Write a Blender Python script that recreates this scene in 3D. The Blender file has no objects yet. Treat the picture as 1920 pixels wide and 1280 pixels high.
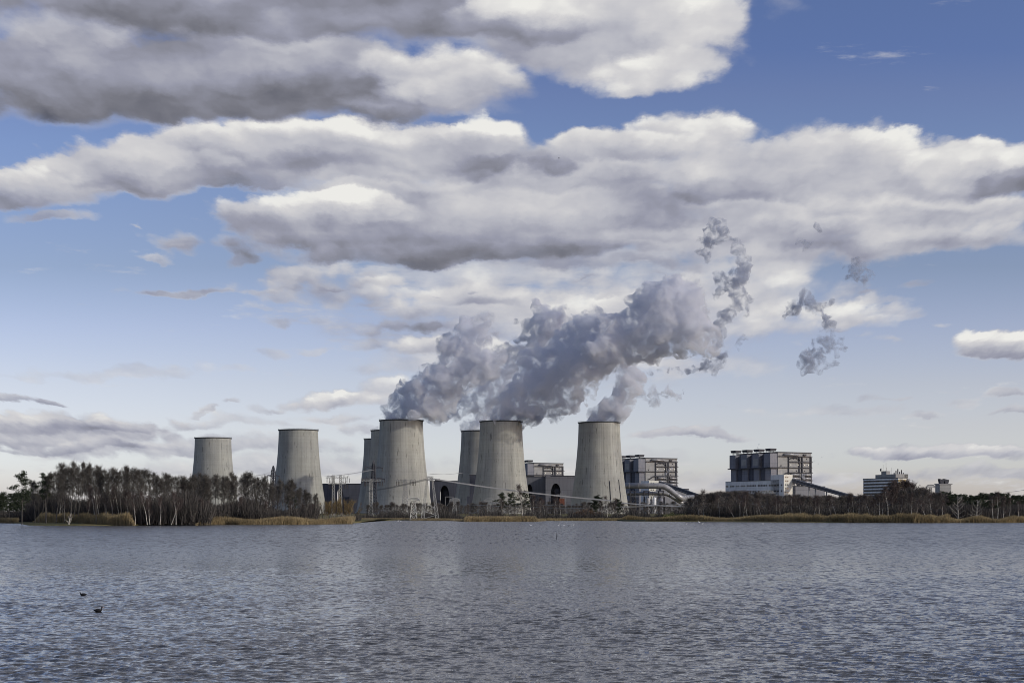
import bpy, bmesh, math, random
import numpy as np
from mathutils import Vector, Matrix, noise as mnoise

R = math.radians
scene = bpy.context.scene
COL = scene.collection
random.seed(11)
rng = np.random.default_rng(11)

# ------------------------------------------------------------------ camera: 50 mm, eye 4 m over the lake, level, rising front
F = 50.0 / 36.0 * 1920.0          # focal length in pixels of the 1920 px photograph
HY = 958.0                        # row of the horizon
CAM_H = 4.0
cam_d = bpy.data.cameras.new("camera")
cam = bpy.data.objects.new("camera", cam_d)
COL.objects.link(cam)
cam.location = (0, 0, CAM_H)
cam.rotation_euler = (R(90), 0, 0)
cam_d.lens = 50.0
cam_d.sensor_width = 36.0
cam_d.shift_y = (HY - 640.0) / 1920.0
cam_d.clip_start = 0.5
cam_d.clip_end = 90000.0
scene.camera = cam

def PX(px, Y):                    # photograph column -> world X at distance Y
    return (px - 960.0) * Y / F
def PZ(py, Y):                    # photograph row -> world Z at distance Y
    return CAM_H + (HY - py) * Y / F
def M(npx, Y):                    # pixels -> metres at distance Y
    return npx * Y / F

# ------------------------------------------------------------------ light
SUN_AZ = 113.0                    # degrees clockwise from the view direction (+Y): from the right, a little behind
SUN_EL = 24.0
sd = Vector((math.sin(R(SUN_AZ)) * math.cos(R(SUN_EL)), math.cos(R(SUN_AZ)) * math.cos(R(SUN_EL)), math.sin(R(SUN_EL))))
sl = bpy.data.lights.new("sun", "SUN")
sl.energy = 2.15
sl.angle = R(0.5)
sl.color = (1.0, 0.935, 0.83)
so = bpy.data.objects.new("sun", sl)
COL.objects.link(so)
so.location = (0, 0, 500)
so.rotation_euler = (-sd).to_track_quat('-Z', 'Y').to_euler()

vs = scene.view_settings
vs.view_transform = 'Standard'
try:
    vs.look = 'None'
except Exception:
    pass
vs.exposure = 0.0
vs.gamma = 1.0
vs.use_curve_mapping = False
cy = scene.cycles
cy.max_bounces = 24
cy.diffuse_bounces = 3
cy.glossy_bounces = 3
cy.transmission_bounces = 4
cy.transparent_max_bounces = 8
cy.volume_bounces = 20
cy.volume_max_steps = 256
cy.use_denoising = True
cy.filter_width = 0.95
cy.sample_clamp_indirect = 6.0
# ------------------------------------------------------------------ world: Nishita sky with clouds placed by direction
class Nodes:
    def __init__(self, nt):
        self.nt = nt
    def new(self, t, **kw):
        n = self.nt.nodes.new(t)
        for k, v in kw.items():
            setattr(n, k, v)
        return n
    def put(self, sock, v):
        if v is None:
            return
        if isinstance(v, bpy.types.NodeSocket):
            self.nt.links.new(v, sock)
        else:
            sock.default_value = v
    def m(self, op, a, b=None, c=None, clamp=False):
        n = self.new('ShaderNodeMath', operation=op, use_clamp=clamp)
        self.put(n.inputs[0], a); self.put(n.inputs[1], b); self.put(n.inputs[2], c)
        return n.outputs[0]
    def v(self, op, a, b=None, c=None):
        n = self.new('ShaderNodeVectorMath', operation=op)
        self.put(n.inputs[0], a); self.put(n.inputs[1], b)
        if c is not None:
            self.put(n.inputs[2], c)
        return n.outputs['Value'] if op in ('LENGTH', 'DOT_PRODUCT', 'DISTANCE') else n.outputs[0]
    def sep(self, a):
        n = self.new('ShaderNodeSeparateXYZ'); self.put(n.inputs[0], a)
        return n.outputs
    def comb(self, x=0.0, y=0.0, z=0.0):
        n = self.new('ShaderNodeCombineXYZ')
        self.put(n.inputs[0], x); self.put(n.inputs[1], y); self.put(n.inputs[2], z)
        return n.outputs[0]
    def noise(self, vec, scale, detail=4.0, rough=0.55, dims='3D', lac=2.0, dist=0.0, color=False):
        n = self.new('ShaderNodeTexNoise', noise_dimensions=dims)
        self.put(n.inputs['Vector'], vec)
        n.inputs['Scale'].default_value = scale
        n.inputs['Detail'].default_value = detail
        n.inputs['Roughness'].default_value = rough
        n.inputs['Lacunarity'].default_value = lac
        n.inputs['Distortion'].default_value = dist
        return n.outputs['Color'] if color else n.outputs[0]
    def rng(self, v, a, b, c, d, smooth=False):
        n = self.new('ShaderNodeMapRange')
        n.interpolation_type = 'SMOOTHSTEP' if smooth else 'LINEAR'
        self.put(n.inputs[0], v)
        for i, x in enumerate((a, b, c, d)):
            self.put(n.inputs[1 + i], x)
        return n.outputs[0]
    def mix(self, f, a, b):
        n = self.new('ShaderNodeMix', data_type='FLOAT')
        self.put(n.inputs[0], f); self.put(n.inputs[2], a); self.put(n.inputs[3], b)
        return n.outputs[0]
    def mixc(self, f, a, b, blend='MIX'):
        n = self.new('ShaderNodeMix', data_type='RGBA', blend_type=blend)
        self.put(n.inputs[0], f); self.put(n.inputs[6], a); self.put(n.inputs[7], b)
        return n.outputs[2]
    def ramp(self, f, stops, interp='LINEAR'):
        n = self.new('ShaderNodeValToRGB')
        cr = n.color_ramp
        cr.interpolation = interp
        while len(cr.elements) < len(stops):
            cr.elements.new(0.5)
        for e, (p, c) in zip(cr.elements, stops):
            e.position = p
            e.color = (c[0], c[1], c[2], 1.0)
        self.put(n.inputs[0], f)
        return n.outputs[0]

def lin(r, g, b):                 # sRGB 0-255 -> linear
    f = lambda c: (c / 255.0) / 12.92 if c <= 10.31 else ((c / 255.0 + 0.055) / 1.055) ** 2.4
    return (f(r), f(g), f(b))

world = bpy.data.worlds.new("World")
scene.world = world
world.use_nodes = True
wt = world.node_tree
wt.nodes.clear()
W = Nodes(wt)
w_out = W.new('ShaderNodeOutputWorld')
w_bg = W.new('ShaderNodeBackground')
WSTR = 0.1
w_bg.inputs['Strength'].default_value = WSTR
wt.links.new(w_bg.outputs[0], w_out.inputs[0])

tc = W.new('ShaderNodeTexCoord')
D = tc.outputs['Generated']
dx, dy, dz = W.sep(D)
ay = W.m('MAXIMUM', W.m('ABSOLUTE', dy), 0.02)
u = W.m('DIVIDE', dx, ay)
v0 = W.m('DIVIDE', dz, ay)
v = W.m('MAXIMUM', v0, 0.0)
wv = W.m('ADD', v, 0.26)
qx = W.m('DIVIDE', u, wv)
qy = W.m('LOGARITHM', wv, 2.718282)
Q = W.comb(qx, W.m('MULTIPLY', qy, 1.55), 0.3)
# edge warp: coarse billows and fine crumble, smaller towards the horizon
n_c = W.noise(Q, 5.0, 2.0, 0.5, color=True)
n_f = W.noise(Q, 17.0, 6.0, 0.62, color=True)
wc = W.v('MULTIPLY_ADD', n_c, (0.10, 0.075, 0.0), (-0.05, -0.0375, 0.0))
wf = W.v('MULTIPLY_ADD', n_f, (0.034, 0.034, 0.0), (-0.017, -0.017, 0.0))
wsum = W.v('ADD', wc, wf)
wsc = W.new('ShaderNodeVectorMath', operation='SCALE')
W.put(wsc.inputs[0], wsum); W.put(wsc.inputs['Scale'], wv)
PW = W.v('ADD', W.comb(u, v, 0.0), wsc.outputs[0])
pu, pv, _pz = W.sep(PW)
# erosion noise and shading relief
n_e = W.noise(Q, 9.0, 7.0, 0.62)
er = W.m('SUBTRACT', n_e, 0.5)
# cauliflower billows: rounded cells at two sizes
def cells(scale, seed):
    n = W.new('ShaderNodeTexVoronoi', voronoi_dimensions='2D', feature='F1')
    W.put(n.inputs['Vector'], W.v('MULTIPLY_ADD', n_f, (0.05, 0.05, 0.0), W.v('ADD', Q, (seed, seed * .7, 0.0))))
    n.inputs['Scale'].default_value = scale
    return W.m('SUBTRACT', 0.42, n.outputs['Distance'])
b1 = cells(13.0, 3.0)
b2 = cells(31.0, 9.0)
bump = W.m('MULTIPLY_ADD', b2, 0.5, b1)
er = W.m('MULTIPLY_ADD', bump, 0.62, er)
Qs = W.comb(W.m('MULTIPLY', qx, 0.55), W.m('MULTIPLY', qy, 7.0), 1.7)
streak = W.m('SUBTRACT', W.noise(Qs, 3.0, 4.0, 0.5), 0.5)
Qw = W.v('MULTIPLY_ADD', n_f, (0.04, 0.05, 0.0), Q)
r1 = W.noise(Qw, 8.0, 4.0, 0.5)
r2 = W.noise(W.v('ADD', Qw, (0.014, 0.045, 0.0)), 8.0, 4.0, 0.5)
relief = W.m('SUBTRACT', r1, r2)
big = W.m('SUBTRACT', W.noise(W.comb(qx, W.m('MULTIPLY', qy, 3.2), 4.1), 2.6, 2.0, 0.5), 0.5)

def cloud(G, pu, pv, er, tone, alpha, px, py, rx, ry, base, top, soft=0.35, er_k=0.5, opac=1.0, lo=-0.55, hi=0.6, flat=1.7):
    """One bank of cloud: centre and radii given as photograph pixels, turned into directions."""
    uc, vc = (px - 960.0) / F, (HY - py) / F
    a, b = rx / F, ry / F
    pu = G.m('MULTIPLY_ADD', tone, 1e-6, pu)               # keeps the clouds evaluated one after the other
    pv = G.m('MULTIPLY_ADD', tone, 1e-6, pv)
    x = G.m('MULTIPLY_ADD', pu, 1.0 / a, -uc / a)
    y = G.m('MULTIPLY_ADD', pv, 1.0 / b, -vc / b)
    yb = G.m('MAXIMUM', y, G.m('MULTIPLY', y, -flat))
    ln = G.m('POWER', G.m('MULTIPLY_ADD', x, x, G.m('MULTIPLY', yb, yb)), 0.5)
    f = G.m('SUBTRACT', G.m('MULTIPLY_ADD', er, er_k, 1.0), ln)
    d = G.rng(f, 0.0, G.rng(y, -0.2, 0.35, soft, soft * (0.68 if soft < .6 else 0.9), smooth=True), 0.0, opac, smooth=True)
    t = G.rng(y, lo / flat if lo < 0 else lo, hi, base, top, smooth=True)
    return G.mix(d, tone, t), G.m('SUBTRACT', G.m('ADD', alpha, d), G.m('MULTIPLY', alpha, d))

#CLOUDS#
CL = [
 # px, py, rx, ry, base, top, soft, erosion, opacity
 # --- over the frame: only seen mirrored in the lake and as the light they give
 (500, -300, 1500, 300, .40, .70, .6, .9, .95), (1900, -420, 700, 220, .40, .80, .6, .9, .9), (900, -900, 1900, 420, .46, .78, .7, .7, .96), (900, -1900, 3000, 800, .48, .76, .8, .7, .95), (-900, -200, 800, 500, .4, .7, .7, .9, .95), (2900, 100, 700, 260, .45, .85, .7, .9, .9),
 # --- low banks along the horizon
 (110, 812, 300, 44, .50, .84, .5, .8, .95), (60, 800, 230, 24, .44, .88, .5, .6, .8), (330, 842, 380, 30, .55, .80, .6, .6, .8),
 (200, 800, 160, 16, .50, .70, .6, .7, .8), (150, 838, 260, 14, .44, .55, .7, .6, .8),
 (520, 880, 420, 34, .60, .80, .7, .6, .7), (30, 750, 60, 13, .46, .72, .6, .6, .8), (95, 752, 34, 9, .42, .60, .6, .6, .85),
 (640, 755, 130, 26, .58, .98, .5, .6, .95), (640, 786, 110, 17, .55, .75, .6, .7, .8),
 (745, 735, 60, 26, .75, 1.0, .6, .7, .8),
 (1285, 822, 125, 16, .54, .70, .45, .4, .95), (1760, 852, 215, 24, .52, .84, .4, .6, .95), (1880, 892, 120, 20, .55, .7, .6, .5, .7),
 (1420, 905, 260, 28, .56, .7, .6, .5, .7), (1150, 870, 200, 30, .7, .85, .8, .5, .5),
 (1880, 650, 88, 42, .40, 1.0, .35, .5, 1.), (1895, 738, 45, 20, .45, .6, .6, .9, .8), (1905, 775, 55, 14, .45, .62, .6, .8, .85),
 (1700, 748, 36, 8, .55, .6, .7, 1., .5), (1765, 610, 25, 8, .5, .6, .7, 1., .5), (425, 762, 22, 7, .48, .6, .7, 1., .7), (375, 778, 18, 7, .5, .6, .7, 1., .6),
 # --- thin scraps
 (230, 700, 300, 18, .62, .72, .95, 1.3, .45), (420, 800, 260, 16, .58, .72, .9, 1.2, .6), (1560, 770, 260, 14, .62, .74, .95, 1.3, .45), (1700, 900, 260, 18, .60, .74, .9, 1., .6),
 (350, 546, 125, 14, .42, .50, .6, .9, .85), (330, 450, 80, 36, .50, .70, .7, 1.2, .9), (575, 522, 110, 40, .55, .68, .8, 1.5, .85), (540, 560, 60, 24, .55, .66, .9, 1.5, .7), (690, 575, 90, 26, .56, .7, .9, 1.5, .8), (720, 620, 60, 22, .58, .72, .9, 1.5, .8), (620, 470, 60, 20, .45, .6, .9, 1.4, .6),
 (90, 410, 90, 16, .45, .55, .7, 1., .8), (590, 600, 30, 14, .5, .6, .7, 1., .5), (470, 490, 40, 16, .40, .5, .7, 1., .7),
 # --- pale streaks behind the steam
 (960, 590, 420, 130, .66, .80, .9, .7, .85), (1280, 580, 380, 140, .64, .82, .9, .7, .88), (1430, 560, 220, 120, .66, .84, .9, .8, .8), (640, 540, 200, 60, .62, .80, .9, 1.3, .7), (800, 690, 140, 40, .66, .80, .9, .9, .6), (1080, 700, 260, 60, .68, .80, .9, .8, .6),
 (700, 526, 70, 20, .66, .92, .6, .6, .9), (860, 556, 260, 34, .62, .84, .65, .6, .85), (1080, 575, 280, 40, .62, .86, .65, .6, .75),
 (905, 572, 110, 18, .36, .44, .7, .6, .8), (820, 626, 62, 20, .36, .42, .6, .6, .9), (790, 658, 78, 26, .58, 1.0, .5, .6, .95), (930, 664, 60, 26, .8, 1.05, .6, .6, .9),
 (760, 596, 90, 30, .56, .72, .8, 1.2, .8), (1570, 590, 130, 46, .60, .88, .7, .9, .9), (1330, 690, 150, 40, .68, .80, .9, .8, .6),
 (1450, 510, 130, 54, .68, .88, .8, .7, .8), (1450, 620, 170, 36, .70, .84, .9, .9, .6),
 # --- torn scraps
 (565, 538, 45, 16, 0.44, 0.64, 0.9, 1.5, 0.57), (512, 601, 38, 12, 0.54, 0.56, 0.9, 1.5, 0.69), (706, 581, 22, 8, 0.45, 0.61, 0.9, 1.5, 0.43), (625, 533, 44, 11, 0.43, 0.59, 0.9, 1.5, 0.57), (674, 512, 32, 12, 0.56, 0.68, 0.9, 1.5, 0.62), (498, 574, 47, 11, 0.53, 0.65, 0.9, 1.5, 0.43), (695, 588, 32, 8, 0.55, 0.57, 0.9, 1.5, 0.65), (688, 651, 51, 16, 0.45, 0.64, 0.9, 1.5, 0.62), (581, 652, 44, 10, 0.49, 0.57, 0.9, 1.5, 0.51), (504, 658, 52, 20, 0.52, 0.57, 0.9, 1.5, 0.54), (498, 548, 41, 10, 0.54, 0.71, 0.9, 1.5, 0.68), (637, 510, 43, 13, 0.53, 0.68, 0.9, 1.5, 0.41), (808, 557, 16, 4, 0.47, 0.64, 0.9, 1.5, 0.67), (901, 551, 21, 5, 0.44, 0.56, 0.9, 1.5, 0.69), (1031, 535, 24, 10, 0.52, 0.66, 0.9, 1.5, 0.55), (1213, 524, 26, 9, 0.46, 0.6, 0.9, 1.5, 0.54), (1080, 523, 23, 5, 0.44, 0.57, 0.9, 1.5, 0.66), (1127, 551, 34, 9, 0.55, 0.62, 0.9, 1.5, 0.54), (1622, 628, 34, 9, 0.54, 0.63, 0.9, 1.5, 0.48), (1679, 640, 47, 13, 0.55, 0.68, 0.9, 1.5, 0.69), (1720, 587, 43, 15, 0.53, 0.64, 0.9, 1.5, 0.55), (1678, 573, 30, 11, 0.5, 0.67, 0.9, 1.5, 0.49), (1616, 540, 19, 5, 0.53, 0.57, 0.9, 1.5, 0.67), (1580, 615, 37, 9, 0.42, 0.68, 0.9, 1.5, 0.58), (1663, 558, 39, 10, 0.56, 0.57, 0.9, 1.5, 0.55), (1706, 532, 38, 13, 0.43, 0.63, 0.9, 1.5, 0.59), (263, 480, 47, 11, 0.48, 0.72, 0.9, 1.5, 0.66), (251, 423, 19, 7, 0.43, 0.69, 0.9, 1.5, 0.64), (503, 471, 45, 17, 0.5, 0.67, 0.9, 1.5, 0.42), (517, 451, 36, 12, 0.44, 0.64, 0.9, 1.5, 0.56), (337, 458, 44, 11, 0.5, 0.71, 0.9, 1.5, 0.52), (592, 766, 40, 14, 0.45, 0.66, 0.9, 1.5, 0.7), (634, 777, 27, 9, 0.45, 0.64, 0.9, 1.5, 0.64), (515, 768, 24, 6, 0.51, 0.69, 0.9, 1.5, 0.56), (495, 769, 32, 13, 0.49, 0.67, 0.9, 1.5, 0.48), (384, 774, 22, 7, 0.49, 0.66, 0.9, 1.5, 0.61), (685, 805, 48, 17, 0.5, 0.64, 0.9, 1.5, 0.67), (1716, 778, 48, 14, 0.53, 0.56, 0.9, 1.5, 0.58), (1732, 778, 50, 17, 0.42, 0.57, 0.9, 1.5, 0.5), (1797, 754, 51, 19, 0.47, 0.58, 0.9, 1.5, 0.53), (1650, 744, 49, 13, 0.47, 0.57, 0.9, 1.5, 0.67),
 # --- big bank over the towers
 (1330, 455, 420, 110, .60, .92, .6, .7, 1.), (1640, 415, 420, 110, .55, .84, .5, .6, 1.), (1750, 455, 280, 50, .58, .8, .6, .6, .9),
 (720, 368, 240, 50, .56, .86, .6, .6, .95), (1080, 390, 420, 140, .52, .90, .5, .5, 1.), (825, 440, 470, 92, .28, .66, .30, .45, 1.), (575, 412, 190, 56, .44, .98, .4, .5, .95), (690, 392, 100, 40, .70, 1.05, .5, .5, .9),
 (880, 482, 440, 34, .24, .38, .5, .5, .9), (1180, 455, 330, 30, .46, .62, .8, .6, .8), (1130, 505, 260, 24, .36, .5, .8, .6, .7),
 (1030, 330, 260, 60, .62, .90, .5, .5, .95), (1090, 280, 95, 44, .74, .98, .45, .5, 1.), (1240, 330, 170, 50, .68, .9, .5, .5, .9),
 # --- bank on the right
 (1600, 330, 430, 100, .56, .92, .35, .5, 1.), (1310, 262, 150, 66, .68, .98, .5, .6, 1.), (1240, 255, 60, 34, .62, .9, .6, .8, .9), (1820, 315, 160, 76, .72, .96, .4, .5, 1.), (1500, 285, 240, 56, .70, .92, .5, .5, .9),
 (1370, 362, 170, 38, .34, .52, .8, .6, .85), (1890, 352, 120, 54, .28, .48, .5, .6, .95), (1700, 395, 300, 24, .60, .84, .8, .7, .8), (1660, 452, 300, 36, .42, .6, .8, .7, .75),
 (1560, 412, 240, 26, .66, .92, .7, .7, .7),
 (1215, 290, 120, 44, .64, .88, .5, .4, 1.), (790, 350, 200, 40, .56, .76, .6, .4, .95),
 # --- bank on the left, under the dark roof
 (620, 300, 480, 82, .40, .84, .32, .5, 1.), (230, 335, 260, 66, .34, .72, .35, .6, 1.), (50, 365, 170, 50, .40, .66, .5, .7, .95), (20, 335, 90, 34, .6, .82, .5, .7, .9),
 (700, 268, 330, 46, .60, .96, .5, .5, 1.), (905, 270, 105, 60, .66, 1.08, .4, .5, 1.), (380, 348, 300, 30, .24, .42, .6, .6, .9), (700, 335, 280, 26, .46, .58, .8, .6, .8),
 # --- dark roof across the top
 (560, 20, 940, 150, .22, .48, .5, .4, 1.), (1130, 70, 320, 150, .50, .92, .35, .4, 1.), (1195, 140, 120, 60, .66, .88, .7, .8, .95), (1165, 165, 60, 36, .66, .84, .7, .8, .9), (1290, 120, 90, 50, .7, .9, .7, .9, .9), (1310, 60, 130, 110, .76, .94, .5, .5, .9), (940, 60, 260, 44, .24, .40, .8, .5, .85),
 (360, 165, 660, 125, .18, .50, .32, .35, 1.), (140, 75, 260, 60, .45, .84, .8, .6, .85), (850, 165, 140, 74, .54, .96, .5, .5, 1.), (780, 125, 150, 40, .60, .92, .8, .6, .8),
 (330, 212, 580, 56, .10, .24, .8, .4, .9), (600, 40, 400, 44, .30, .46, .8, .5, .8), (480, 82, 220, 26, .5, .76, .9, .6, .6), (780, 205, 230, 34, .40, .54, .8, .5, .8),
]
# a thin broken veil behind the steam and low along the horizon
vx = W.m('MULTIPLY_ADD', u, F / 620.0, (960.0 - 1020.0) / 620.0)
vy = W.m('MULTIPLY_ADD', v, F / 165.0, -(HY - 590.0) / 165.0)
vm = W.rng(W.m('POWER', W.m('MULTIPLY_ADD', vx, vx, W.m('MULTIPLY', vy, vy)), 0.5), 0.45, 1.15, 0.10, -0.12, smooth=True)
hz_ = W.rng(v, 0.012, 0.075, 0.10, 0.0, smooth=True)
vn = W.noise(W.comb(W.m('MULTIPLY', qx, 0.9), W.m('MULTIPLY', qy, 4.2), 6.6), 5.5, 7.0, 0.62)
alpha = W.rng(W.m('ADD', vn, W.m('MAXIMUM', vm, W.m('SUBTRACT', hz_, 0.12))), 0.50, 0.66, 0.0, 0.62, smooth=True)
tone = W.rng(vn, .46, .66, .60, .84)
CHUNK = 10
for i0 in range(0, len(CL), CHUNK):
    gt = bpy.data.node_groups.new('cloud_banks', 'ShaderNodeTree')
    for nm in ('u', 'v', 'erosion', 'tone', 'alpha'):
        gt.interface.new_socket(nm, in_out='INPUT', socket_type='NodeSocketFloat')
    for nm in ('tone', 'alpha'):
        gt.interface.new_socket(nm, in_out='OUTPUT', socket_type='NodeSocketFloat')
    G = Nodes(gt)
    gi = G.new('NodeGroupInput')
    gu, gv, ge, gto, gal = [gi.outputs[k] for k in range(5)]
    for c in CL[i0:i0 + CHUNK]:
        gto, gal = cloud(G, gu, gv, ge, gto, gal, *c)
    go = G.new('NodeGroupOutput')
    G.put(go.inputs[0], gto); G.put(go.inputs[1], gal)
    gn = W.new('ShaderNodeGroup')
    gn.node_tree = gt
    for k, sck in enumerate((pu, pv, er, tone, alpha)):
        W.put(gn.inputs[k], sck)
    tone, alpha = gn.outputs[0], gn.outputs[1]


# shading: tops catch the light, undersides grey; billows as relief, long soft streaks inside
tn = W.m('MULTIPLY_ADD', relief, 0.75, tone)
tn = W.m('MULTIPLY_ADD', big, 0.30, tn)
tn = W.m('MULTIPLY_ADD', bump, W.rng(tone, .45, .95, 0.0, 0.17), tn)
tn = W.m('MULTIPLY_ADD', streak, 0.26, tn)
ccol = W.ramp(tn, [(0.0, lin(92, 94, 106)), (0.2, lin(120, 121, 131)), (0.42, lin(152, 154, 170)), (0.62, lin(184, 185, 194)), (0.84, lin(210, 209, 211)), (1.0, lin(236, 235, 231))])

sky = W.new('ShaderNodeTexSky', sky_type='NISHITA')
sky.sun_disc = False
sky.sun_elevation = R(SUN_EL)
sky.sun_rotation = R(SUN_AZ)
sky.altitude = 60.0
sky.air_density = 1.0
sky.dust_density = 1.2
sky.ozone_density = 1.4
K = 3.0
g = lambda *c: tuple(x / K for x in c)
grade = W.ramp(v, [(0.0, g(1.95, 1.9, 2.5)), (0.033, g(1.64, 1.63, 2.15)), (0.06, g(1.55, 1.40, 1.72)), (0.09, g(1.48, 1.27, 1.48)), (0.13, g(1.3, 1.12, 1.34)),
                   (0.172, g(1.04, .94, 1.10)), (0.26, g(.96, .92, 1.17)), (0.295, g(.90, .84, 1.11)), (0.325, g(.76, .77, 1.10)), (0.6, g(.8, .82, 1.0))])
skm = W.mixc(1.0, sky.outputs[0], grade, 'MULTIPLY')
sk3 = W.new('ShaderNodeVectorMath', operation='SCALE')
W.put(sk3.inputs[0], skm); sk3.inputs['Scale'].default_value = K
skyc = sk3.outputs[0]
scl = W.new('ShaderNodeVectorMath', operation='SCALE')
W.put(scl.inputs[0], ccol); scl.inputs['Scale'].default_value = 1.0 / WSTR
fin = W.mixc(alpha, skyc, scl.outputs[0])
W.put(w_bg.inputs['Color'], fin)
world.cycles.sampling_method = 'MANUAL'
world.cycles.sample_map_resolution = 512
# ------------------------------------------------------------------ mesh helpers
class MB:
    """Collects boxes, bars, tubes and lathes; build() links them as ONE mesh object."""
    def __init__(self):
        self.v = []; self.f = []; self.sm = []
    def add(self, vs_, fs, smooth=False):
        o = len(self.v)
        self.v.extend([tuple(p) for p in vs_])
        self.f.extend([tuple(i + o for i in q) for q in fs])
        self.sm.extend([smooth] * len(fs))
        return self
    def box(self, x0, x1, y0, y1, z0, z1):
        p = [(x, y, z) for z in (z0, z1) for x, y in ((x0, y0), (x1, y0), (x1, y1), (x0, y1))]
        return self.add(p, [(3, 2, 1, 0), (4, 5, 6, 7), (0, 1, 5, 4), (1, 2, 6, 5), (2, 3, 7, 6), (3, 0, 4, 7)])
    def quad(self, a, b, c, d):
        return self.add([a, b, c, d], [(0, 1, 2, 3)])
    def tube(self, pts, radii, n=8, cap=True, smooth=True):
        pts = [Vector(p) for p in pts]
        if not hasattr(radii, '__len__'):
            radii = [radii] * len(pts)
        vs_ = []; up = Vector((0, 0, 1))
        for i, p in enumerate(pts):
            t = (pts[min(i + 1, len(pts) - 1)] - pts[max(i - 1, 0)]).normalized()
            a = t.cross(up)
            if a.length < 1e-3:
                a = t.cross(Vector((1, 0, 0)))
            a.normalize(); b = a.cross(t)
            for k in range(n):
                an = 2 * math.pi * k / n
                vs_.append(p + (a * math.cos(an) + b * math.sin(an)) * radii[i])
        fs = [(i * n + k, (i + 1) * n + k, (i + 1) * n + (k + 1) % n, i * n + (k + 1) % n) for i in range(len(pts) - 1) for k in range(n)]
        self.add(vs_, fs, smooth)
        if cap and n > 2:
            o = len(self.v) - len(vs_)
            self.f.append(tuple(range(o, o + n))); self.sm.append(False)
            e = o + (len(pts) - 1) * n
            self.f.append(tuple(reversed(range(e, e + n)))); self.sm.append(False)
        return self
    def bar(self, a, b, r, n=4):
        return self.tube([a, b], r, n, True, False)
    def lathe(self, prof, n=96, c=(0, 0), smooth=True, a0=0.0, a1=2 * math.pi):
        full = abs(a1 - a0 - 2 * math.pi) < 1e-6
        m_ = n if full else n + 1
        vs_ = [(c[0] + r * math.cos(a0 + (a1 - a0) * k / n), c[1] + r * math.sin(a0 + (a1 - a0) * k / n), z) for r, z in prof for k in range(m_)]
        fs = [(i * m_ + k, i * m_ + (k + 1) % m_, (i + 1) * m_ + (k + 1) % m_, (i + 1) * m_ + k) for i in range(len(prof) - 1) for k in range(n)]
        return self.add(vs_, fs, smooth)
    def prism(self, poly, z0, z1):
        n = len(poly)
        self.add([(x, y, z0) for x, y in poly] + [(x, y, z1) for x, y in poly],
                 [tuple(reversed(range(n))), tuple(range(n, 2 * n))] + [(k, (k + 1) % n, n + (k + 1) % n, n + k) for k in range(n)])
        return self
    def mesh(self, name, mat):
        me = bpy.data.meshes.new(name)
        me.from_pydata(self.v, [], self.f)
        me.polygons.foreach_set('use_smooth', self.sm)
        if mat is not None:
            me.materials.append(mat)
        me.update()
        return me
    def build(self, name, mat, parent=None, loc=None, rz=None):
        o = bpy.data.objects.new(name, self.mesh(name, mat))
        COL.objects.link(o)
        if parent is not None:
            o.parent = parent
        if loc is not None:
            o.location = loc
        if rz is not None:
            o.rotation_euler = (0, 0, rz)
        return o

def np_mesh(name, verts, faces, mat, smooth=False, attr=None):
    """verts (n,3) array, faces (m,k) array with a constant k."""
    me = bpy.data.meshes.new(name)
    n, (m_, k) = len(verts), faces.shape
    me.vertices.add(n); me.vertices.foreach_set('co', np.asarray(verts, np.float32).ravel())
    me.loops.add(m_ * k); me.loops.foreach_set('vertex_index', np.asarray(faces, np.int32).ravel())
    me.polygons.add(m_); me.polygons.foreach_set('loop_start', np.arange(0, m_ * k, k, dtype=np.int32))
    me.polygons.foreach_set('loop_total', np.full(m_, k, np.int32))
    me.polygons.foreach_set('use_smooth', np.full(m_, smooth, bool))
    me.materials.append(mat)
    me.update(calc_edges=True); me.validate()
    return me

def link(name, me, parent=None, loc=(0, 0, 0), rot=(0, 0, 0), scale=(1, 1, 1)):
    o = bpy.data.objects.new(name, me)
    COL.objects.link(o)
    o.parent = parent
    o.location = loc; o.rotation_euler = rot; o.scale = scale
    return o

def tag(o, label=None, cat=None, group=None, kind=None):
    if label: o['label'] = label
    if cat: o['category'] = cat
    if group: o['group'] = group
    if kind: o['kind'] = kind
    return o

def thing(name, label, cat, loc=(0, 0, 0), rz=0.0, group=None):
    o = bpy.data.objects.new(name, None)
    o.empty_display_size = 1.0
    COL.objects.link(o)
    o.location = loc; o.rotation_euler = (0, 0, rz)
    return tag(o, label, cat, group)

# ------------------------------------------------------------------ materials
def new_mat(name):
    m_ = bpy.data.materials.new(name)
    m_.use_nodes = True
    nt = m_.node_tree
    nt.nodes.clear()
    N = Nodes(nt)
    out = N.new('ShaderNodeOutputMaterial')
    return m_, N, out

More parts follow.
